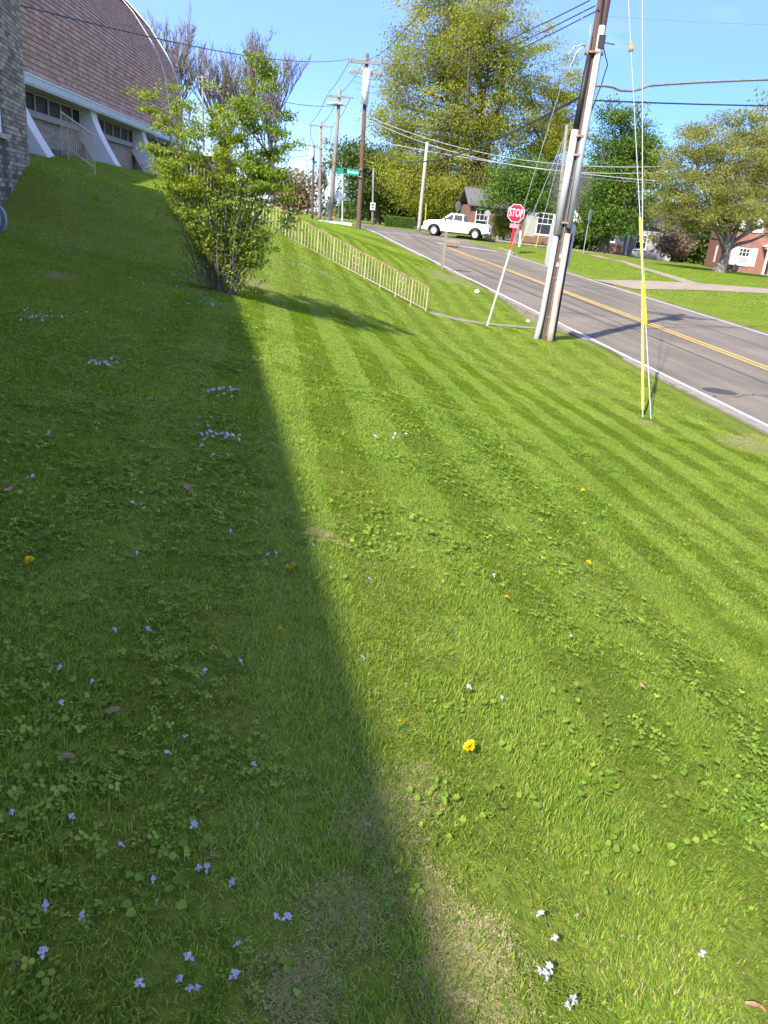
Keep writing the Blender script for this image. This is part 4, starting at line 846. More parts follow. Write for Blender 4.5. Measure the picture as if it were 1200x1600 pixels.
wb = gbase(320, 300, 56); wt = at(316, 118, 56); wpole, _ = pole('utility_pole', 'thin grey pole with small crossbar behind the shrub', wb, wt, .075, .06, MAT['wood2'])
c = Vector(wt)-Vector(wb)-Vector((0, 0, .1)); MB().bar(c-EXR*.3, c+EXR*.3, .06).build('crossbar', MAT['wood2'], wpole)
xb = at(535, 343, 88); xt = at(535.5, 272, 88); xp, _ = pole('lamp_post', 'thin pale post between the corner stop sign and the road', xb, xt, .1, .07, MAT['pvc'], None); xp['category'] = 'post'  # plain post, carries no lamp

# ------------------------------------------------------------------ overhead lines and guys
def wire(label, a, b, sag, r, m='cable', group='overhead lines', n=22, name='overhead_line', pts=None):
    a = Vector([float(v) for v in a]); b = Vector([float(v) for v in b])
    P = pts or [a.lerp(b, t)-Vector((0, 0, 4*sag*t*(1-t))) for t in np.linspace(0, 1, n)]
    mb = MB().tube([Vector(p)-a for p in P], r, 5); o = mb.build(name, MAT[m]); o.location = a; tag(o, label, 'guy wire' if 'guy' in name else 'cable', group); return o
nt_ = lambda px, py, Y=19.0: at(px, py, Y)
wire('upper power line from the transformer pole to the near pole', T1w[0], N1[0], 1.9, .014, 'cable'); wire('middle power line from the transformer pole to the near pole', T1w[1], N1[1], 1.9, .014, 'cable_grey'); wire('pale power line from the crossarm end to the near pole', T1w[2], N1[3], 1.9, .014, 'cable_grey')
for k, (px, py, lab) in enumerate(((921, 1, 'highest'), (930, 9, 'second'), (936, 15, 'lowest'))):
    wire('%s of three dark cables slanting left from the near pole top' % lab, at(px, py, 19.0), T2w[0]+Vector((.3*k, 0, -.4-.5*k)), .9, .013)
wire('thick black cable sagging from the near pole to the transformer pole', at(905, 152, 19.0), at(566, 205, 68.8), 1.75, .030)
for py0, py1, lab, sg_ in ((166, 226, 'upper bright cable crossing the road from the corner pole', 2.6), (170, 231, 'lower bright cable crossing the road from the corner pole', 2.9)):
    wire(lab, at(540, py0, 79.8), at(1230, py1+14, 62), sg_, .025, 'steelwire')
wire('long thin pale line passing in front of the yellow-green tree', at(528, 207, 79.8), at(1230, 296, 64), .8, .026, 'steelwire')
wire('faint lower line crossing before the big tree', at(667, 226, 86), at(1240, 290, 66), 1.2, .018, 'cable_grey')
wire('single dark line from the transformer pole past the church roof', T1w[0]-Vector((0, 0, .1)), at(-60, -16, 17), .6, .017)
wire('upper dark line from the corner pole behind the shrub', at(527, 165, 80), at(380, 140, 62), .4, .022)
wire('middle dark line from the far slim pole behind the shrub', at(489, 232, 104), at(380, 224, 70), .4, .028)
wire('lower dark line from the far slim pole behind the shrub', at(489, 241, 104), at(380, 236, 70), .4, .022)
for k in range(3): wire(['left', 'centre', 'right'][k]+' line strung between the corner pole and the slim grey pole', B1w[k], C1w[k], .5, .026)
for k in range(2): wire(['left', 'centre'][k]+' line strung between the transformer pole and the corner pole', T1w[k], B1w[k], .3, .022)
wire('slanting cable from the corner pole foot up to the transformer pole', at(513, 262, 80), at(565, 210, 69), .2, .03)
# heavy cable to the right with its wave at the pole
P = [at(px, py, 19.0+f) for px, py, f in ((931, 134, 0), (945, 134, .1), (957, 136, .2), (968, 141, .3), (985, 142, .5), (1000, 139, .7), (1012, 134, .9), (1040, 131.5, 1.2), (1100, 128, 1.8), (1160, 125.5, 2.4), (1260, 122, 3.4))]
wire('thick wavy grey cable running right from the near pole', P[0], P[-1], 0, .034, 'cable_grey', pts=[Vector(p) for p in P])
wire('straight dark cable below the wavy cable', at(930, 157, 19.0), at(1260, 166, 22.5), .02, .017, 'cable')
wire('thin faint line high at the right of the near pole', at(950, 25, 40), at(1260, 40, 40), .05, .012, 'cable_grey')
TOPG = Vector(at(966, -150, 19.1))
gA = Vector((4.22, 12.45, float(lz(4.22, 12.45)))); gB = Vector((4.10, 12.5, float(lz(4.10, 12.5))))
def guy(label, g, top, m='steelwire', r=.008, ins_f=None, guard=None, gm='yellow', glabel=None):
    wire(label, g, top, 0, r, m, 'guy wires', 3, 'guy_wire')
    if guard:
        a = g.lerp(top, guard[0]); b = g.lerp(top, guard[1]); mb = MB().tube([Vector((0, 0, 0)), b-a], [.024, .024], 8); o = mb.build('guy_guard', MAT[gm]); o.location = a; tag(o, glabel, 'guy guard', 'guy guards')
    if ins_f:
        p = g.lerp(top, ins_f); d = (top-g).normalized(); q = d.to_track_quat('Z', 'Y').to_matrix().to_4x4()
        o = MB().lathe([(.01, -.12), (.045, -.09), (.05, .0), (.045, .09), (.01, .12)], 8, q).build('strain_insulator', MAT['railrust']); o.location = p; tag(o, 'brown strain insulator on the guy wire above the yellow guard', 'insulator')
LG = (TOPG-gB).length
gb2 = Vector(at(1015, 664, 12.35)); gb2.z = float(lz(gb2.x, gb2.y)); TA = Vector(at(962, -190, 19.1)); TB = Vector(at(1000, -150, 17.0)); 
gb1 = Vector(at(1002.5, 659, 12.4)); gb1.z = float(lz(gb1.x, gb1.y))
# the two guys share the pole head; the outer one stands off on a strut
T2 = Vector((NB.x+.1, NB.y-.1, NB.z+10.4)); T1_ = Vector((NB.x+.0, NB.y-.1, NB.z+9.0))
guy('guy wire with insulator rising from the anchor to the near pole', gb2, T1_, guard=(.148, .33), ins_f=.655, glabel='yellow guard slid up along the right guy wire')
guy('plain guy wire rising almost upright beside the insulated one', gb1, T2, guard=(.01, .19), glabel='yellow guard standing on the ground at the guy anchor')
gw = Vector(at(760, 517, 20.7)); gw.z = float(lz(gw.x, gw.y)); 
guy('guy wire with white guard running up to the near pole', gw, T1_, guard=(.0, .215), gm='white', glabel='leaning white guy guard on the verge before the footpath')
ga = Vector(at(812, 384, 70)); ga.z = H(ga.x, ga.y); gtop = Vector(at(885, 205, 72))
guy('thin guy wire of the grey pole across the road', ga, gtop, r=.02, guard=(0, .24), glabel='slanting yellow guard across the road right of the stop sign')
gc = Vector(at(837, 386, 71)); gc.z = H(gc.x, gc.y); guy('second guy wire of the grey pole, close to the near pole', gc, gtop, r=.02, guard=(0, .16), glabel='upright yellow guard close to the near wooden pole')
p = at(664, 352, 85.5); o = MB().tube([(0, 0, 0), Vector(at(666, 318, 85.5)-p)], .05, 6).build('guy_guard', MAT['yellow']); o.location = p; tag(o, 'yellow guard just in front of the pickup bonnet', 'guy guard', 'guy guards')
p = at(507, 345, 77); o = MB().tube([(0, 0, 0), Vector(at(514, 313, 78.5)-p)], .07, 6).build('guy_guard', MAT['cream']); o.location = p; tag(o, 'leaning cream guard beside the corner pole', 'guy guard', 'guy guards')
p = at(811, 386, 69); o = MB().tube([(0, 0, 0), Vector(at(814, 360, 69)-p)], .09, 8).build('marker_post', MAT['white']); o.location = p; tag(o, 'short white marker post right of the stop sign', 'post')

# ------------------------------------------------------------------ signs
def octo(r): return [(r*cos(pi/8+k*pi/4), r*sin(pi/8+k*pi/4)) for k in range(8)]
def stop_sign(name, label, base, hgt, r, rz, face=True, red_post=True):
    root = empty(name, base, rz, label, 'sign'); P_ = lambda a, b, d: (a, d, hgt+b)
    MB().prism(octo(r), P_, -.012, .004).build('sign_plate', MAT['white'] if face else MAT['signback'], root)
    if face:
        MB().prism(octo(r*.94), P_, -.02, -.012).build('red_face', MAT['red'], root)
        o = meshobj('lettering', text_mesh('STOP', r*1.02, 'lettering', MAT['white']), root); o.location = (0, -.026, hgt); o.rotation_euler = (pi/2, 0, 0); o.scale = (r*1.5/max(.01, o.dimensions.x), 1.15, 1)
    MB().lohi((-.035, .006, -.3), (.035, .05, hgt+r*.7)).build('post', MAT['steel'], root)
    if red_post: MB().lohi((-.075, -.02, .1), (.075, .0, hgt-r-.35)).build('reflective_strip', MAT['red'], root); MB().lohi((-.3, -.02, hgt-r-.32), (.3, .0, hgt-r-.06)).build('plaque', mat('plaque_pink', (.62, .22, .22), .5, .1, 5), root)
    return root
sp = at(797.5, 394, 55); sp[2] = H(sp[0], sp[1]); tcen = at(804.5, 333, 55)
stop_sign('stop_sign', 'red stop sign facing us on the corner lawn across the road', sp, float(tcen[2]-sp[2]), .60, radians(-12))
bp_ = at(527.5, 344, 76); tc_ = at(527.8, 307, 76)
stop_sign('stop_sign', 'grey back of the octagonal sign on the paved corner', bp_, float(tc_[2]-bp_[2]), .45, radians(4), False, False)
bp_ = at(912.5, 391, 66); tc_ = at(918, 338, 66)
stop_sign('stop_sign', 'octagonal sign seen nearly edge on below the bright green tree', bp_, float(tc_[2]-bp_[2]), .55, radians(64), False, False)
bp_ = at(712, 356, 84); tc_ = at(713, 322, 84)
stop_sign('road_sign', 'slim diamond shaped sign back above the pickup roof', bp_, float(tc_[2]-bp_[2]), .5, radians(55), False, False)
bp_ = at(756.5, 372, 84); tc_ = at(758, 333, 84)
stop_sign('road_sign', 'small dark round sign before the brown brick house', bp_, float(tc_[2]-bp_[2]), .32, radians(10), False, False)
def blade(label, a, b, hgt, txt):
    a = Vector(a); b = Vector(b); d = b-a; root = empty('street_sign', a, atan2(d.y, d.x), label, 'sign', 'green street name blades'); L = hypot(d.x, d.y)
    MB().lohi((0, -.015, -hgt/2), (L, .015, hgt/2)).build('sign_plate', MAT['green_sign'], root)
    if txt:
        o = meshobj('lettering', text_mesh(txt, hgt*.72, 'lettering', MAT['white']), root); o.location = (L/2, -.021, 0); o.rotation_euler = (pi/2, 0, 0); o.scale = (L*.9/max(.01, o.dimensions.x) if o.dimensions.x > L*.9 else 1, 1, 1)
    MB().lohi((L-.02, -.03, -hgt/2-.06), (L+.25, .03, -hgt/2-.015)).lohi((L-.02, -.03, hgt/2+.015), (L+.25, .03, hgt/2+.05)).build('bracket', MAT['steel'], root)
blade('larger green street name sign beside the transformer pole', at(542, 268, 68.7), at(561, 269.5, 68.7), .50, 'Glenhaven')
blade('smaller green street name sign beside the corner pole', at(526.5, 266, 79.5), at(536.5, 267, 79.5), .42, '')

# ------------------------------------------------------------------ pickup truck
def pickup():
    c = at(713, 372, 72.5); th = radians(166); root = empty('pickup_truck', (c[0], c[1], float(roadz(c[1]))+.02), th, 'white crew cab pickup truck crossing at the junction', 'pickup')
    def arch(cx, r, n=9): return [(cx+r*cos(a), .40+r*sin(a)) for a in np.linspace(0, pi, n)]
    side_ = [(-2.9, .62), (-2.93, 1.30), (-.62, 1.34), (1.12, 1.36), (1.3, 1.34), (2.45, 1.25), (2.78, 1.12), (2.9, .95), (2.93, .5), (2.75, .42)] + arch(1.9, .52) + [(1.3, .42), (-1.22, .42)] + arch(-1.78, .52) + [(-2.4, .5)]
    MB().prism(side_[::-1], lambda a, b, d: (a, d, b), -.98, .98).build('body', MAT['carpaint'], root, bevel=.05)
    cabp = [(-.62, 1.34), (-.60, 1.90), (-.45, 1.95), (.40, 1.97), (.62, 1.93), (1.36, 1.34)]
    V = [(a, -.93+.16*(b-1.34)/.6, b) for a, b in cabp]+[(a, .93-.16*(b-1.34)/.6, b) for a, b in cabp]; n = 6
    MB().add(V, [tuple(range(n)), tuple(range(2*n-1, n-1, -1))]+[((i+1) % n, i, n+i, n+(i+1) % n) for i in range(n)]).build('cab', MAT['carpaint'], root, bevel=.03)
    for s in (-1, 1):
        for poly, nm in (([(-.50, 1.40), (-.47, 1.84), (.22, 1.86), (.24, 1.40)], 'rear_window'), ([(.34, 1.40), (.32, 1.86), (.50, 1.83), (1.05, 1.42)], 'front_window')):
            MB().prism(poly, lambda a, b, d: (a, s*(.945-.16*(b-1.34)/.6+d), b), 0, .006).build(nm, MAT['carglass'], root)
        MB().box((1.0, s*1.07, 1.47), (.12, .18, .2)).build('wing_mirror', MAT['black'], root, bevel=.03)
        for x in (-.25, .62): MB().box((x, s*1.0, 1.2), (.2, .04, .035)).build('door_handle', MAT['carpaint'], root)
        for x in (-.64, .29, 1.2): MB().lohi((x-.008, s*.984, .55), (x+.008, s*.987, 1.32)).build('door_seam', MAT['cable'], root)
        MB().box((-2.9, s*.86, 1.08), (.1, .2, .32)).build('tail_light', MAT['red'], root); MB().box((2.82, s*.75, .98), (.18, .36, .16)).build('headlight', MAT['glass'], root, bevel=.02)
        for x in (1.9, -1.78):
            M_ = Matrix.Translation((x, s*.86, .40)) @ Matrix.Rotation(-s*pi/2, 4, 'X')
            wh = MB().lathe([(.25, -.12), (.37, -.12), (.405, -.08), (.405, .08), (.37, .12), (.25, .12)], 22, M_).build('tyre', MAT['black'], root, smooth=True)
            MB().lathe([(.26, -.1), (.26, .125), (.235, .14), (.2, .122), (.05, .13)], 18, M_).build('rim', MAT['signback'], wh)
            sp_ = MB()
            for k in range(6): sp_.box(M_ @ Vector((.14*cos(k*pi/3), .14*sin(k*pi/3), .13)), (.055, .05, .2), (Matrix.Rotation(-s*pi/2, 3, 'X') @ Matrix.Rotation(k*pi/3+pi/2, 3, 'Z') @ Matrix.Rotation(pi/2, 3, 'X')))
            sp_.build('spoke', MAT['signback'], wh)
            MB().tube([(x+.545*cos(a), s*.975, .40+.545*sin(a)) for a in np.linspace(.0, pi, 13)], .045, 5).build('wheel_arch', MAT['black'], root)
    V = [(.68, -.72, 1.91), (.68, .72, 1.91), (1.38, .86, 1.375), (1.38, -.86, 1.375)]; MB().add(V, [(0, 1, 2, 3)]).build('windscreen', MAT['carglass'], root)
    MB().lohi((-2.55, -.80, 1.345), (-.70, .80, 1.352)).build('bed_dark_inside', MAT['black'], root)  # black sheet stands in for the dark inside of the hollow bed
    MB().lohi((2.86, -.6, .78), (2.945, .6, 1.1)).build('grille', MAT['cable'], root); MB().lohi((-3.08, -.9, .52), (-2.9, .9, .72)).build('rear_bumper', MAT['steel'], root, bevel=.03); MB().lohi((2.85, -.93, .42), (3.05, .93, .68)).build('front_bumper', MAT['carpaint'], root, bevel=.04)
    MB().lohi((-1.2, -.9, .3), (1.3, .9, .44)).build('chassis', MAT['cable'], root)
    MB().lohi((-2.945, -.3, .78), (-2.932, .3, .95)).build('number_plate', MAT['white'], root)
pickup()

# ------------------------------------------------------------------ small street things
mbx = empty('mailbox', (1.51, 37.2, float(lz(1.51, 37.2))), radians(-4), 'brown mailbox on grey wooden post at the kerb', 'mailbox')
MB().lohi((-.06, -.06, -.3), (.06, .06, 1.62)).build('post', MAT['wood2'], mbx); MB().lohi((-.2, -.05, .97), (.62, .05, 1.03)).build('arm', MAT['wood2'], mbx)
prof_ = [(-.1, 1.03), (.1, 1.03), (.1, 1.2)]+[(.1*cos(a), 1.2+.1*sin(a)) for a in np.linspace(0, pi, 7)][1:-1]+[(-.1, 1.2)]
MB().prism(prof_, lambda a, b, d: (d, a, b), .08, .68).build('box', mat('mailbox_brown', (.20, .155, .10), .6, .2, 8), mbx); MB().lohi((.682, -.09, 1.04), (.70, .09, 1.28)).build('door', MAT['wood2'], mbx)
hy = empty('fire_hydrant', at(521, 341.5, 80), 0, 'yellow fire hydrant beside the corner pole', 'hydrant')
MB().lathe([(.22, 0), (.22, .06), (.15, .08), (.15, .62), (.2, .64), (.2, .7), (.15, .74), (.12, .86), (.04, .92), (.04, 1.0)], 12).build('barrel', MAT['hyd'], hy, smooth=True)
for s in (-1, 1): MB().lathe([(.08, .1), (.08, .26), (.05, .3)], 8, Matrix.Translation((0, 0, .48)) @ Matrix.Rotation(s*pi/2, 4, 'Y')).build('outlet', MAT['hyd'], hy)
MB().lathe([(.1, .1), (.1, .25), (.06, .29)], 8, Matrix.Translation((0, 0, .42)) @ Matrix.Rotation(pi/2, 4, 'X')).build('outlet', MAT['hyd'], hy)
def rock(name, label, px, py, sx, sz, col, seed, z_=0):
    x, y, z = ground_hit(px, py); rng = np.random.default_rng(seed); u = unit(40, rng); import bmesh
    bm = bmesh.new()
    for v in u: bm.verts.new(Vector((v[0]*sx*rng.uniform(.8, 1.1), v[1]*sx*.8*rng.uniform(.8, 1.1), v[2]*sz*rng.uniform(.8, 1.1)+sz*.6)))
    bmesh.ops.convex_hull(bm, input=bm.verts); me = bpy.data.meshes.new(name); bm.to_mesh(me); bm.free(); me.materials.append(col); o = meshobj(name, me); o.location = (x, y, float(lz(x, y))); tag(o, label, 'stone')
rock('stone', 'white stone lying on the verge near the railing end', 745, 459, .10, .09, MAT['concrete_white'], 1)
rock('stone', 'small white stone left of the near pole foot', 824, 505, .07, .05, MAT['white'], 2)
# manhole and utility cover in the road
x, y = 6.55, 15.75; mh = empty('manhole_cover', (x, y, float(roadz(y))+.004), 0, 'dark round utility cover in the road by the kerb', 'manhole cover')
MB().lathe([(.42, -.03), (.42, .004), (.36, .006)], 22).build('frame_ring', MAT['asphalt'], mh); MB().lathe([(.34, -.03), (.34, .009), (.30, .010), (.02, .010)], 22).build('lid', mat('iron', (.05, .045, .042), .7, .4, 12, .6, 40), mh)
# rail fence, bin and planters across the road
p = at(776, 380, 84); fnc = empty('rail_fence', (p[0], p[1], p[2]), radians(4), 'low white rail fence behind the stop sign', 'fence')
for x in (0, .9, 1.8): MB().lohi((x-.06, -.06, -.2), (x+.06, .06, 1.15)).build('post', MAT['white'], fnc)
for z_ in (.25, .6, .95): MB().lohi((-.1, -.08, z_), (1.9, -.03, z_+.16)).build('rail', MAT['white'], fnc)
p = at(762, 374, 76); bn = empty('rubbish_bin', (p[0], p[1], p[2]), 0, 'dark grey rubbish bin just behind the pickup tail', 'bin')
MB().prism([(-.3, 0), (.3, 0), (.36, 1.0), (-.36, 1.0)], lambda a, b, d: (a, d, b), -.3, .3).build('body', MAT['cable'], bn); MB().lohi((-.4, -.36, 1.0), (.4, .36, 1.08)).build('lid', MAT['cable'], bn)
for k, (px, py) in enumerate(((1134, 424.5), (1146, 426))):
    p = at(px, py, 74); pt = empty('planter', (p[0], p[1], float(lawnz(np.array([p[0]]), np.array([p[1]]))[0])), 0, ['larger black planter right of the maple trunk', 'smaller black planter before the house window'][k], 'planter', 'black planters')
    MB().lathe([(.2, 0), (.32, .1), (.4-.08*k, .55), (.34-.08*k, .56), (.3-.08*k, .45)], 12).build('pot', MAT['cable'], pt); MB().lathe([(.02, .4), (.28-.06*k, .46), (.02, .72)], 8).build('plant', LM['deep'], pt)
# hose reel at the corner of the brick building
x, y, z = ground_hit(3, 372); hr = empty('hose_reel', (x-.22, y+.05, z+.0), radians(-14), 'pale grey round hose reel on the grass at the left edge', 'hose reel')
MB().lathe([(.02, -.012), (.205, -.012), (.225, -.02), (.235, 0), (.225, .02), (.205, .012), (.02, .012)], 28, Matrix.Translation((0, 0, .24)) @ Matrix.Rotation(pi/2, 4, 'X')).build('flange', mat('translucent_grey', (.34, .40, .43), .3, .15, 6), hr, smooth=True)
MB().lathe([(.02, -.012), (.205, -.012), (.225, -.02), (.235, 0), (.225, .02), (.205, .012), (.02, .012)], 28, Matrix.Translation((-.03, .16, .24)) @ Matrix.Rotation(pi/2, 4, 'X')).build('flange', bpy.data.materials['translucent_grey'], hr, smooth=True)
MB().lathe([(.12, 0), (.12, .2)], 18, Matrix.Translation((0, .21, .24)) @ Matrix.Rotation(pi/2, 4, 'X')).build('drum', MAT['cable'], hr)
MB().tube([(-.2, -.03, .06), (.0, -.05, .04), (.12, -.05, .01)], .012, 6).build('hose', MAT['white'], hr); MB().lathe([(.04, 0), (.035, .04)], 10, Matrix.Translation((0, -.012, .24)) @ Matrix.Rotation(pi/2, 4, 'X')).build('hub', MAT['cable'], hr)

# ================================================================== TURF: real blades, scattered as small tufts
GM = leafmat('grass_blade', [(0, (.08, .155, .016)), (.35, (.175, .28, .027)), (.62, (.28, .375, .042)), (.84, (.40, .45, .078)), (.90, (.42, .37, .15)), (1, (.52, .46, .25))], .45, .6, .22, 1.1, spec=.15)
CLM = leafmat('clover_leaf', [(0, (.085, .16, .016)), (.5, (.17, .265, .026)), (1, (.30, .385, .05))], .3, .6, .06, 2.0, spec=.2)
def blade_tile(name, n, size, hmin, hmax, wd, seed, segs=2, straw=.07, lean=0.0):
    r = np.random.default_rng(seed); q = size*.56; bx = r.uniform(-q, q, n); by = r.uniform(-q, q, n)
    t = np.clip(r.normal(.47, .22, n), 0, .84); dry = r.random(n) < straw; t[dry] = .9+.1*r.random(dry.sum())
    h = r.uniform(hmin, hmax, n)*np.where(dry, .5, 1); w_ = wd*r.uniform(.6, 1.3, n); d = r.uniform(0, 2*pi, n); m = r.uniform(.3, 1.4, n)*h*np.where(dry, 1.8, 1)
    ex = np.cos(d)*m + lean*h*r.uniform(.5, 1.2, n); ey = np.sin(d)*m; L = np.hypot(ex, ey)+1e-6; h = h/np.sqrt(1+.45*(L/h)**2)
    sd = np.arctan2(ey, ex)+pi/2+r.uniform(-.6, .6, n); sx, sy = np.cos(sd)*w_/2, np.sin(sd)*w_/2; z0 = np.full(n, -.012)
    if segs == 1:
        V = np.stack([np.stack([bx-sx, by-sy, z0], 1), np.stack([bx+sx, by+sy, z0], 1), np.stack([bx+ex, by+ey, h], 1)], 1); F = [(3*i, 3*i+1, 3*i+2) for i in range(n)]; k = 3
    else:
        mx, my = bx+ex*.32, by+ey*.32
        V = np.stack([np.stack([bx-sx, by-sy, z0], 1), np.stack([bx+sx, by+sy, z0], 1), np.stack([mx+sx*.9, my+sy*.9, h*.62], 1), np.stack([mx-sx*.9, my-sy*.9, h*.62], 1), np.stack([bx+ex, by+ey, h], 1)], 1)
        F = [f for i in range(n) for f in ((5*i, 5*i+1, 5*i+2, 5*i+3), (5*i+3, 5*i+2, 5*i+4))]; k = 5
    return np_mesh(name, V.reshape(-1, 3), F, GM, np.repeat(t, k))
def clover_tuft(name, n, rad, seed, s0=.0045, s1=.0095, heart=False):
    r = np.random.default_rng(seed); V = []; F = []; T = []
    def leaf(c, s, nrm, d, t):
        nrm = nrm/np.linalg.norm(nrm); d = d-nrm*(d@nrm); d /= np.linalg.norm(d); e = np.cross(nrm, d); b = len(V)
        prof_ = [(-.75, 0, -.1), (-.55, .75, .12), (.25, .85, .16), (1.0, .15, .0), (.25, -.85, .16), (-.55, -.75, .12)] if heart else [(-.9, 0, 0), (-.2, .75, .1), (.7, .6, .12), (.8, 0, .0), (.7, -.6, .12), (-.2, -.75, .1)]
        for u, v, w_ in prof_: V.append(tuple(c+d*u*s+e*v*s+nrm*w_*s))
        F.append((b, b+1, b+2, b+3)); F.append((b, b+3, b+4, b+5)); T.extend([t]*6)
    for i in range(n):
        a = r.uniform(0, 2*pi); q = rad*math.sqrt(r.random()); c = np.array([q*cos(a), q*sin(a), r.uniform(.010, .027)]); s = r.uniform(s0, s1); nrm = np.array([r.normal(0, .38), r.normal(0, .38), 1]); t = np.clip(r.normal(.5, .22), 0, 1)
        if heart: leaf(c, s, nrm, np.array([cos(a), sin(a), 0.]), t)
        else:
            for k in range(3):
                th = a+k*2*pi/3; d = np.array([cos(th), sin(th), 0.]); leaf(c+d*s*.8, s*.72, nrm+d*.15, d, t)
        b = len(V); V += [(c[0]-.0012, c[1], -.01), (c[0]+.0012, c[1], -.01), (c[0], c[1], c[2])]; F.append((b, b+1, b+2)); T.extend([t]*3)
    return np_mesh(name, V, F, CLM, T)
def tuft_set(cname, meshes):
    c = bpy.data.collections.new(cname)
    for i, me in enumerate(meshes): c.objects.link(bpy.data.objects.new('%s_%02d' % (cname, i), me))
    return c
def scatter(name, label, P, R, S, coll, nvar, rng, cat='grass'):
    me = bpy.data.meshes.new(name); me.from_pydata(P.tolist(), [], [])
    a = me.attributes.new('rot', 'FLOAT_VECTOR', 'POINT'); a.data.foreach_set('vector', R.astype(np.float32).ravel())
    a = me.attributes.new('scl', 'FLOAT_VECTOR', 'POINT'); a.data.foreach_set('vector', S.astype(np.float32).ravel())
    a = me.attributes.new('idx', 'INT', 'POINT'); a.data.foreach_set('value', rng.integers(0, nvar, len(P)).astype(np.int32))
    o = meshobj(name, me); tag(o, label, cat, None, 'stuff')
    g = bpy.data.node_groups.new(name+'_scatter', 'GeometryNodeTree'); g.interface.new_socket('Geometry', in_out='INPUT', socket_type='NodeSocketGeometry'); g.interface.new_socket('Geometry', in_out='OUTPUT', socket_type='NodeSocketGeometry')
    gi = g.nodes.new('NodeGroupInput'); go = g.nodes.new('NodeGroupOutput'); ip = g.nodes.new('GeometryNodeInstanceOnPoints'); ci = g.nodes.new('GeometryNodeCollectionInfo')
    ci.inputs['Collection'].default_value = coll; ci.inputs['Separate Children'].default_value = True; ci.inputs['Reset Children'].default_value = True
    def na(nm, dt): n = g.nodes.new('GeometryNodeInputNamedAttribute'); n.data_type = dt; n.inputs['Name'].default_value = nm; return n.outputs['Attribute']
    e2r = g.nodes.new('FunctionNodeEulerToRotation'); g.links.new(na('rot', 'FLOAT_VECTOR'), e2r.inputs[0])
    g.links.new(gi.outputs[0], ip.inputs['Points']); g.links.new(ci.outputs[0], ip.inputs['Instance']); ip.inputs['Pick Instance'].default_value = True
    g.links.new(na('idx', 'INT'), ip.inputs['Instance Index']); g.links.new(e2r.outputs[0], ip.inputs['Rotation']); g.links.new(na('scl', 'FLOAT_VECTOR'), ip.inputs['Scale']); g.links.new(ip.outputs[0], go.inputs[0])
    m = o.modifiers.new('scatter', 'NODES'); m.node_group = g; return o
def euler_from(n, spin):
    """XYZ eulers of Align(z->n) @ Rz(spin)"""
    n = n/np.linalg.norm(n, axis=1, keepdims=True); c = n[:, 2]; ax_ = np.stack([-n[:, 1], n[:, 0]], 1); s2 = 1/(1+c)
    x, y = n[:, 0], n[:, 1]; R = np.empty((len(n), 3, 3))
    R[:, 0, 0] = 1-x*x*s2; R[:, 0, 1] = -x*y*s2; R[:, 0, 2] = x; R[:, 1, 0] = -x*y*s2; R[:, 1, 1] = 1-y*y*s2; R[:, 1, 2] = y; R[:, 2, 0] = -x; R[:, 2, 1] = -y; R[:, 2, 2] = c
    cs, sn = np.cos(spin), np.sin(spin); Q = R.copy(); Q[:, :, 0] = R[:, :, 0]*cs[:, None]+R[:, :, 1]*sn[:, None]; Q[:, :, 1] = -R[:, :, 0]*sn[:, None]+R[:, :, 1]*cs[:, None]
    return np.stack([np.arctan2(Q[:, 2, 1], Q[:, 2, 2]), -np.arcsin(np.clip(Q[:, 2, 0], -1, 1)), np.arctan2(Q[:, 1, 0], Q[:, 0, 0])], 1)
def path_mask(x, y):
    m = np.zeros(len(x), bool)
    for pts, hw in PATHS:
        for a, b in zip(pts[:-1:2], pts[1::2]):
            d = b-a; L2 = d@d+1e-9; t = np.clip(((x-a[0])*d[0]+(y-a[1])*d[1])/L2, -.6, 1.6); m |= (x-a[0]-t*d[0])**2+(y-a[1]-t*d[1])**2 < (hw*1.0)**2
    return m
def allowed(x, y, mg=.1):
    u = U(x, y); ok = (u < U_KERB-.14-mg*.45) | (u > U_OUT+mg*.35)
    ok &= ~((x < -3.5-.25*y+.03) & (y < 16.2)); ok &= ~(((x+12.18)*an[0]+(y-26)*an[1] < -.5) & (y > 15) & (y < 49))
    ok &= ~((x > -6.4) & (x < .56) & (y > 22.9) & (y < 24.2)); ok &= ~((u > U_OUT-.5) & (y > 61.8+ (x-6)*.22) & (y < 73+(x-6)*.24) & (x < 45))
    return ok & ~path_mask(x, y)
def slope_n(x, y):
    e = .25; return np.stack([-(lawnz(x+e, y)-lawnz(x-e, y))/(2*e), -(lawnz(x, y+e)-lawnz(x, y-e))/(2*e), np.ones_like(x)], 1)
def stripes(x, y):
    s = U(x, y)+.10*np.sin(y*.35)+.05*np.sin(y*.9+1); v = np.sin(2*pi*s/1.06)
    amt = np.clip((x+.25*y+.6)/1.6, 0, 1)*np.clip((U_KERB+.8-U(x, y))/1.0, 0, 1)
    return np.tanh(v*2.2)*amt
def wedge(n, r0, r1, a0, a1, rng):
    r = np.sqrt(rng.uniform(r0*r0, r1*r1, n)); a = np.radians(rng.uniform(a0, a1, n)); return r*np.sin(a), r*np.cos(a)
STRIPE = .36
def stripe_amt(x, y): return np.clip((x+.25*y+.9)/1.2, 0, 1)*(U(x, y) < U_KERB)
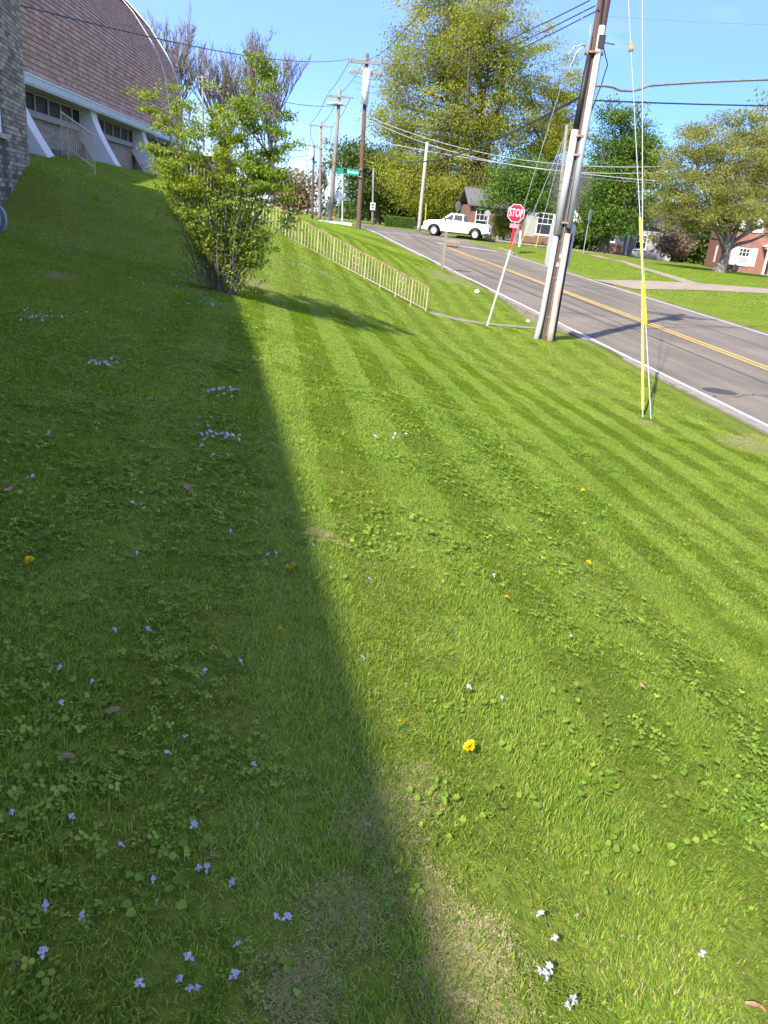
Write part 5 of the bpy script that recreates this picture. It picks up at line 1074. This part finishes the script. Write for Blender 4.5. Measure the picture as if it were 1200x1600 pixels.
def turf(name, label, r0, r1, div, coll, nl, seed, a0, a1, hs=1.0):
    """square sods on a grid that follows the road; set order in the collection: leaning, neutral, thin (nl of each)"""
    rng = np.random.default_rng(seed); cell = STRIPE/div; uu = np.arange(-int(62/cell), int(75/cell))*cell+cell/2; vv = np.arange(-1, r1+2, cell)
    UU, VV = np.meshgrid(uu, vv); UU = UU.ravel(); VV = VV.ravel(); x = UU-.178*VV-bend(VV); y = VV
    r = np.hypot(x, y); an_ = np.degrees(np.arctan2(x, y)); k = (r >= r0) & (r < r1) & (an_ > a0) & (an_ < a1); x, y, UU = x[k], y[k], UU[k]
    k = allowed(x, y, cell); x, y, UU = x[k], y[k], UU[k]; n = len(x)
    odd = np.floor(UU/STRIPE+.08*np.sin(y*.4)).astype(int) % 2 == 0; amt = stripe_amt(x, y); sid = np.floor(UU/STRIPE).astype(int); sf = np.random.default_rng(5).uniform(.85, 1.0, 400)[sid % 400]*np.where(odd, 1.0, .9); lean_ = rng.random(n) < amt*sf; thin = bareness(x, y)+rng.normal(0, .08, n) > .38
    idx = rng.integers(0, nl, n); idx = np.where(thin, idx+2*nl, np.where(lean_, idx, idx+nl))
    head = pi/2+.176; spin = np.where(lean_ & ~thin, head+np.where(odd, 0, pi)+rng.normal(0, .16, n), rng.integers(0, 4, n)*pi/2+rng.normal(0, .12, n))
    x = x+rng.normal(0, cell*.06, n); y = y+rng.normal(0, cell*.06, n); nn = slope_n(x, y); nn[:, :2] += rng.normal(0, .03, (n, 2))
    hz = np.clip(1+.22*noise2(x, y, 1.6, 9)+.15*noise2(x, y, 5., 10), .6, 1.5)*rng.uniform(.88, 1.12, n)*hs*(1+.9*np.clip((-.15-x)/.5, 0, 1)*np.clip((2.2-y)/1.0, 0, 1))
    me = scatter(name, label, np.stack([x, y, lz(x, y)], 1), euler_from(nn, spin), np.stack([np.ones(n)*1.02, np.ones(n)*1.02, hz], 1), coll, 1, rng)
    me.data.attributes['idx'].data.foreach_set('value', idx.astype(np.int32)); return n
def sods(name, n, div, hmin, hmax, wd, seed, segs, nl, lean):
    c = STRIPE/div; ms = []
    for j, (ln, f, st) in enumerate(((lean, 1, .09), (.12, 1, .10), (.1, .45, .5))):
        ms += [blade_tile(name, int(n*f), c, hmin, hmax, wd, seed+20*j+i, segs, st*(.6+.8*(i % 3)/2), ln) for i in range(nl)]
    return tuft_set(name, ms)
c_near = sods('near_sod', 680, 2, .009, .026, .0026, 100, 2, 8, 1.3); c_mid = sods('mid_sod', 340, 2, .010, .026, .0050, 200, 2, 7, 1.4)
c_far = sods('far_sod', 320, 1, .016, .034, .0115, 300, 1, 6, 1.35); c_dist = sods('distant_sod', 280, .5, .025, .045, .026, 400, 1, 5, 1.0)
n_ = [turf('grass', 'short lawn grass close by with dry straw between the blades', .3, 4.6, 2, c_near, 8, 71, -46, 48), turf('grass', 'mown lawn grass of the bank in the middle distance', 4.6, 13.5, 2, c_mid, 7, 72, -40, 42),
      turf('grass', 'mown lawn grass on the upper bank and verge', 13.5, 36, 1, c_far, 6, 73, -40, 40), turf('grass', 'lawn grass of the far gardens', 36, 95, .5, c_dist, 5, 74, -28, 36)]
# dry straw lying in the worn spots
c_straw = tuft_set('straw_tuft', [blade_tile('straw_tuft', 60, .10, .006, .02, .0026, 600+i, 2, .92, 0) for i in range(5)])
rng = np.random.default_rng(77); X_ = []; Y_ = []
for bx_, by_, r_ in BARE:
    n = int(min(120, 60+900*r_*r_*8)); 
    if by_ > 9: continue
    X_ += list(rng.normal(bx_, r_*.8, n)); Y_ += list(rng.normal(by_, r_, n))
X_ = np.array(X_); Y_ = np.array(Y_); s_ = rng.uniform(.6, 1.1, len(X_)); scatter('straw', 'dry straw lying in the worn spots of the near lawn', np.stack([X_, Y_, lz(X_, Y_)], 1), euler_from(slope_n(X_, Y_), rng.uniform(0, 6.28, len(X_))), np.stack([s_]*3, 1), c_straw, 5, rng, 'straw')
# clover and violet leaves in patches
def clover(name, label, r0, r1, dens, coll, nvar, seed, thr, f, sc0):
    rng = np.random.default_rng(seed); n = int(dens*.5*math.radians(84)*(r1*r1-r0*r0)); x, y = wedge(n, r0, r1, -42, 42, rng)
    v = noise2(x, y, f, seed)+.4*noise2(x, y, f*3.1, seed+1)+np.where(x < .45-.25*y, .18, -.05); k = allowed(x, y) & (v > thr+rng.normal(0, .18, len(x))) & (U(x, y) < 4); x, y = x[k], y[k]; k = rng.random(len(x)) > bareness(x, y)*.8; x, y = x[k], y[k]
    nn = slope_n(x, y)*np.array([.8, .8, 1]); s = rng.uniform(.75, 1.3, len(x))*sc0; scatter(name, label, np.stack([x, y, lz(x, y)], 1), euler_from(nn, rng.uniform(0, 6.28, len(x))), np.stack([s]*3, 1), coll, nvar, rng, 'clover')
c_clo = tuft_set('clover_tuft', [clover_tuft('clover_tuft', 13, .06, 500+i) for i in range(6)])
c_vio = tuft_set('violet_leaf_tuft', [clover_tuft('violet_leaf_tuft', 7, .06, 520+i, .007, .012, True) for i in range(6)])
clover('clover', 'low clover patches spread through the near lawn', .4, 9.5, 120, c_clo, 6, 81, .12, 2.4, 1.0)
clover('violet_leaves', 'round violet leaves in loose patches of the shaded lawn', .4, 8.0, 75, c_vio, 6, 82, .30, 1.7, 1.05)

# ------------------------------------------------------------------ flowers and dead leaves, one by one
VM = leafmat('violet_petal', [(0, (.30, .27, .44)), (.5, (.46, .43, .55)), (1, (.64, .62, .64))], .35)
STM = mat('flower_stem', (.09, .15, .03), .6, .2, 20)
def violet_mesh(seed):
    r = np.random.default_rng(seed); mb = MB(); s = .0080
    for k, (a, L) in enumerate(((1.9, 1.1), (1.2, 1.1), (2.9, 1.0), (.25, 1.0), (-1.57, 1.25))):
        a += r.normal(0, .15); d = Vector((cos(a), sin(a), .15)); e = Vector((-sin(a), cos(a), 0)); nz = Vector((0, 0, 1)); mb.cur = float(np.clip(r.normal(.62, .18), 0, 1)); L *= s*r.uniform(.85, 1.15)
        mb.add([d*L*.1, d*L*.6+e*L*.42+nz*.002, d*L*1.15+nz*r.uniform(-.003, .002), d*L*.6-e*L*.42+nz*.002], [(0, 1, 2, 3)])
    mb.cur = 1; mb.box((0, 0, .001), (.003, .003, .002)); return mb.mesh('violet_flower', VM)
vmesh = [violet_mesh(i) for i in range(6)]; stem_me = MB().tube([(0, 0, 0), (.003, .002, -.03), (0, 0, -.06)], .0012, 4).mesh('stem', STM)
vpx_shade = [(22, 1290), (113, 1293), (302, 1312), (240, 1392), (310, 1375), (323, 1382), (362, 1402), (74, 1441), (130, 1450), (370, 1497), (294, 1523), (220, 1566), (280, 1557), (296, 1570), (308, 1577), (365, 1557), (445, 1468), (430, 1466), (70, 1512), (180, 1003), (320, 1065), (375, 1050), (95, 1060), (98, 1115), (262, 1190), (44, 755), (150, 664), (207, 793), (225, 803), (248, 805), (360, 835), (430, 873), (350, 620), (330, 655), (320, 690), (355, 716), (214, 868), (255, 918), (232, 998), (77, 681), (52, 753), (340, 623), (362, 624), (325, 668), (315, 700), (145, 1085), (290, 1165), (395, 1210), (190, 1340), (155, 665), (333, 717), (418, 874), (5, 631)]
vpx_sun = [(835, 1543), (852, 1537), (890, 1578), (880, 1592), (838, 1450), (1090, 1508), (860, 1488), (730, 1085), (780, 1108), (890, 998), (770, 905), (585, 683), (575, 915), (487, 862), (565, 1040), (846, 1545)]
rv = random.Random(5)
def flower_at(px, py, lift): x, y, z = ground_hit(px, py); return Vector((x, y, float(lz(x, y))+lift))
ORD = 'first second third fourth fifth sixth seventh eighth ninth tenth eleventh twelfth thirteenth fourteenth'.split()
BANDS = ((1480, 'along the bottom edge of the shaded lawn'), (1340, 'in the shaded row above the bottom edge'), (1100, 'in the lower middle of the shaded lawn'), (900, 'in the middle of the shaded lawn'), (740, 'in the upper middle of the shaded lawn'), (0, 'in the farthest shaded cluster rows'))
def violet(px, py, lab, grp):
    o = link(bpy.data.objects.new('violet_flower', rv.choice(vmesh))); o.location = flower_at(px, py+5, .034); o.rotation_euler = (rv.uniform(.1, 1.0), rv.uniform(-.5, .5), rv.uniform(-1.5, 1.5)); far_ = min(1.7, max(1, o.location.y/3.4)); s = rv.uniform(.8, 1.25)*far_; o.scale = (s*rv.uniform(.7, 1), s, s); tag(o, lab, 'flower', grp)
    if py > 900: link(bpy.data.objects.new('stem', stem_me), o)
for k, (lo, phrase) in enumerate(BANDS):
    hi = 9999 if k == 0 else BANDS[k-1][0]
    for i, (px, py) in enumerate(sorted(p for p in vpx_shade if lo <= p[1] < hi)): violet(px, py, '%s pale violet from the left %s' % (ORD[min(i, 13)], phrase), 'violets in the shaded lawn')
for i, (px, py) in enumerate(sorted(vpx_sun)[:8]): violet(px, py, '%s pale violet from the left in the sunlit lawn' % ORD[i], 'violets in the sunlit lawn')
for i, (px, py) in enumerate(sorted(vpx_sun)[:7:-1]): violet(px, py, '%s pale violet counted from the right edge in the sunlit lawn' % ORD[i], 'violets in the sunlit lawn')
DM = leafmat('dandelion_petal', [(0, (.74, .50, .006)), (1, (.80, .62, .015))], .25)
def dandelion_mesh():
    mb = MB(); r = np.random.default_rng(3)
    for k in range(120):
        a = r.uniform(0, 6.28); el = r.uniform(.05, 1.3); L = .018*r.uniform(.7, 1.1); d = Vector((cos(a)*cos(el), sin(a)*cos(el), sin(el)*.7)); e = Vector((-sin(a), cos(a), 0))*.0017; mb.cur = float(r.random()); mb.add([d*L*.1-e, d*L*.1+e, d*L+e, d*L-e], [(0, 1, 2, 3)])
    return mb.mesh('dandelion', DM)
dme = dandelion_mesh(); dstem = MB().tube([(0, 0, 0), (.004, 0, -.03), (0, 0, -.07)], .0022, 5).mesh('stem', STM)
for px, py, s, lab in ((731, 1184, 1.15, 'biggest yellow dandelion in the sunlit grass'), (450, 898, 1.1, 'yellow dandelion right at the shadow edge'), (918, 881, 1.0, 'yellow dandelion alone among the mown stripes'), (790, 939, .7, 'small dandelion upslope of the biggest one'), (47, 886, .9, 'yellow dandelion at the left in the shaded grass'), (622, 1142, .6, 'tiny dandelion just left of the biggest one'), (437, 998, .6, 'tiny dandelion in shade near the shadow edge'), (909, 770, .9, 'far tiny dandelion high on the sunlit bank')):
    o = link(bpy.data.objects.new('dandelion', dme)); o.location = flower_at(px, py+4, .03); o.rotation_euler = (rv.uniform(.2, .6), 0, rv.uniform(0, 6)); o.scale = (s, s, s); tag(o, lab, 'flower', 'dandelions'); link(bpy.data.objects.new('stem', dstem), o)
BRM = mat('dead_leaf', (.22, .11, .055), .8, .3, 60, col2=(.36, .22, .13)); 
def dead_leaf_mesh(seed):
    r = np.random.default_rng(seed); V = []; F = []; n = 9
    for i in range(n):
        t = i/(n-1); w_ = .016*math.sin(pi*min(max(t, .03), .97))**.7*r.uniform(.75, 1.2); zc_ = .006*math.sin(t*4+seed); V += [(-.03+.06*t, -w_, zc_+.006+r.uniform(0, .003)), (-.03+.06*t, 0, zc_), (-.03+.06*t, w_, zc_+.006+r.uniform(0, .004))]
    for i in range(n-1):
        for j in (0, 1): F.append((i*3+j, i*3+j+1, i*3+j+4, i*3+j+3))
    return np_mesh('dead_leaf', V, F, BRM)
for k, (px, py, s, lab) in enumerate(((177, 1127, 1.0, 'curled reddish dead leaf in the shaded lawn'), (293, 768, 1.7, 'pale brown dead leaf in the shade near the shadow edge'), (16, 772, 1.4, 'orange-brown dead leaf at the left edge'), (108, 1197, 1.1, 'grey-brown dead leaf below the reddish one'), (235, 625, 1.7, 'far orange dead leaf high in the shaded lawn'), (310, 656, 1.5, 'small brown dead leaf beside far violets'), (1172, 1590, 1.0, 'orange dead leaf in the bottom right corner'), (1000, 1083, .9, 'brown dead leaf on the sunlit stripes'))):
    o = link(bpy.data.objects.new('dead_leaf', dead_leaf_mesh(k+1))); o.location = flower_at(px, py+4, .024); s *= .7; o.rotation_euler = (rv.uniform(-.3, .3), rv.uniform(-.4, .4), rv.uniform(0, 6)); o.scale = (s, s, s); tag(o, lab, 'leaf', 'dead leaves')
# drifts of tiny distant violets
rng = np.random.default_rng(91); P = []
for px, py, sx, n in ((155, 575, 30, 26), (345, 620, 26, 26), (335, 690, 30, 26), (250, 440, 60, 40), (120, 395, 50, 40), (70, 500, 50, 30), (330, 480, 40, 30), (500, 430, 30, 30), (440, 415, 25, 22), (85, 365, 60, 30), (620, 690, 20, 10)):
    for _ in range(n):
        x, y, z = ground_hit(px+rng.normal(0, sx*.6), py+rng.normal(0, sx*.10)); P.append((x, y, float(lz(x, y))+.045))
tag(meshobj('violet_drift', leaves_mesh('violet_drift', np.array(P), rng.uniform(.018, .034, len(P)), rng.random(len(P)), rng, VM, .8, 1.0)), 'drifts of tiny pale violets across the farther shaded lawn', 'flowers', None, 'stuff')
print('tufts', n_)
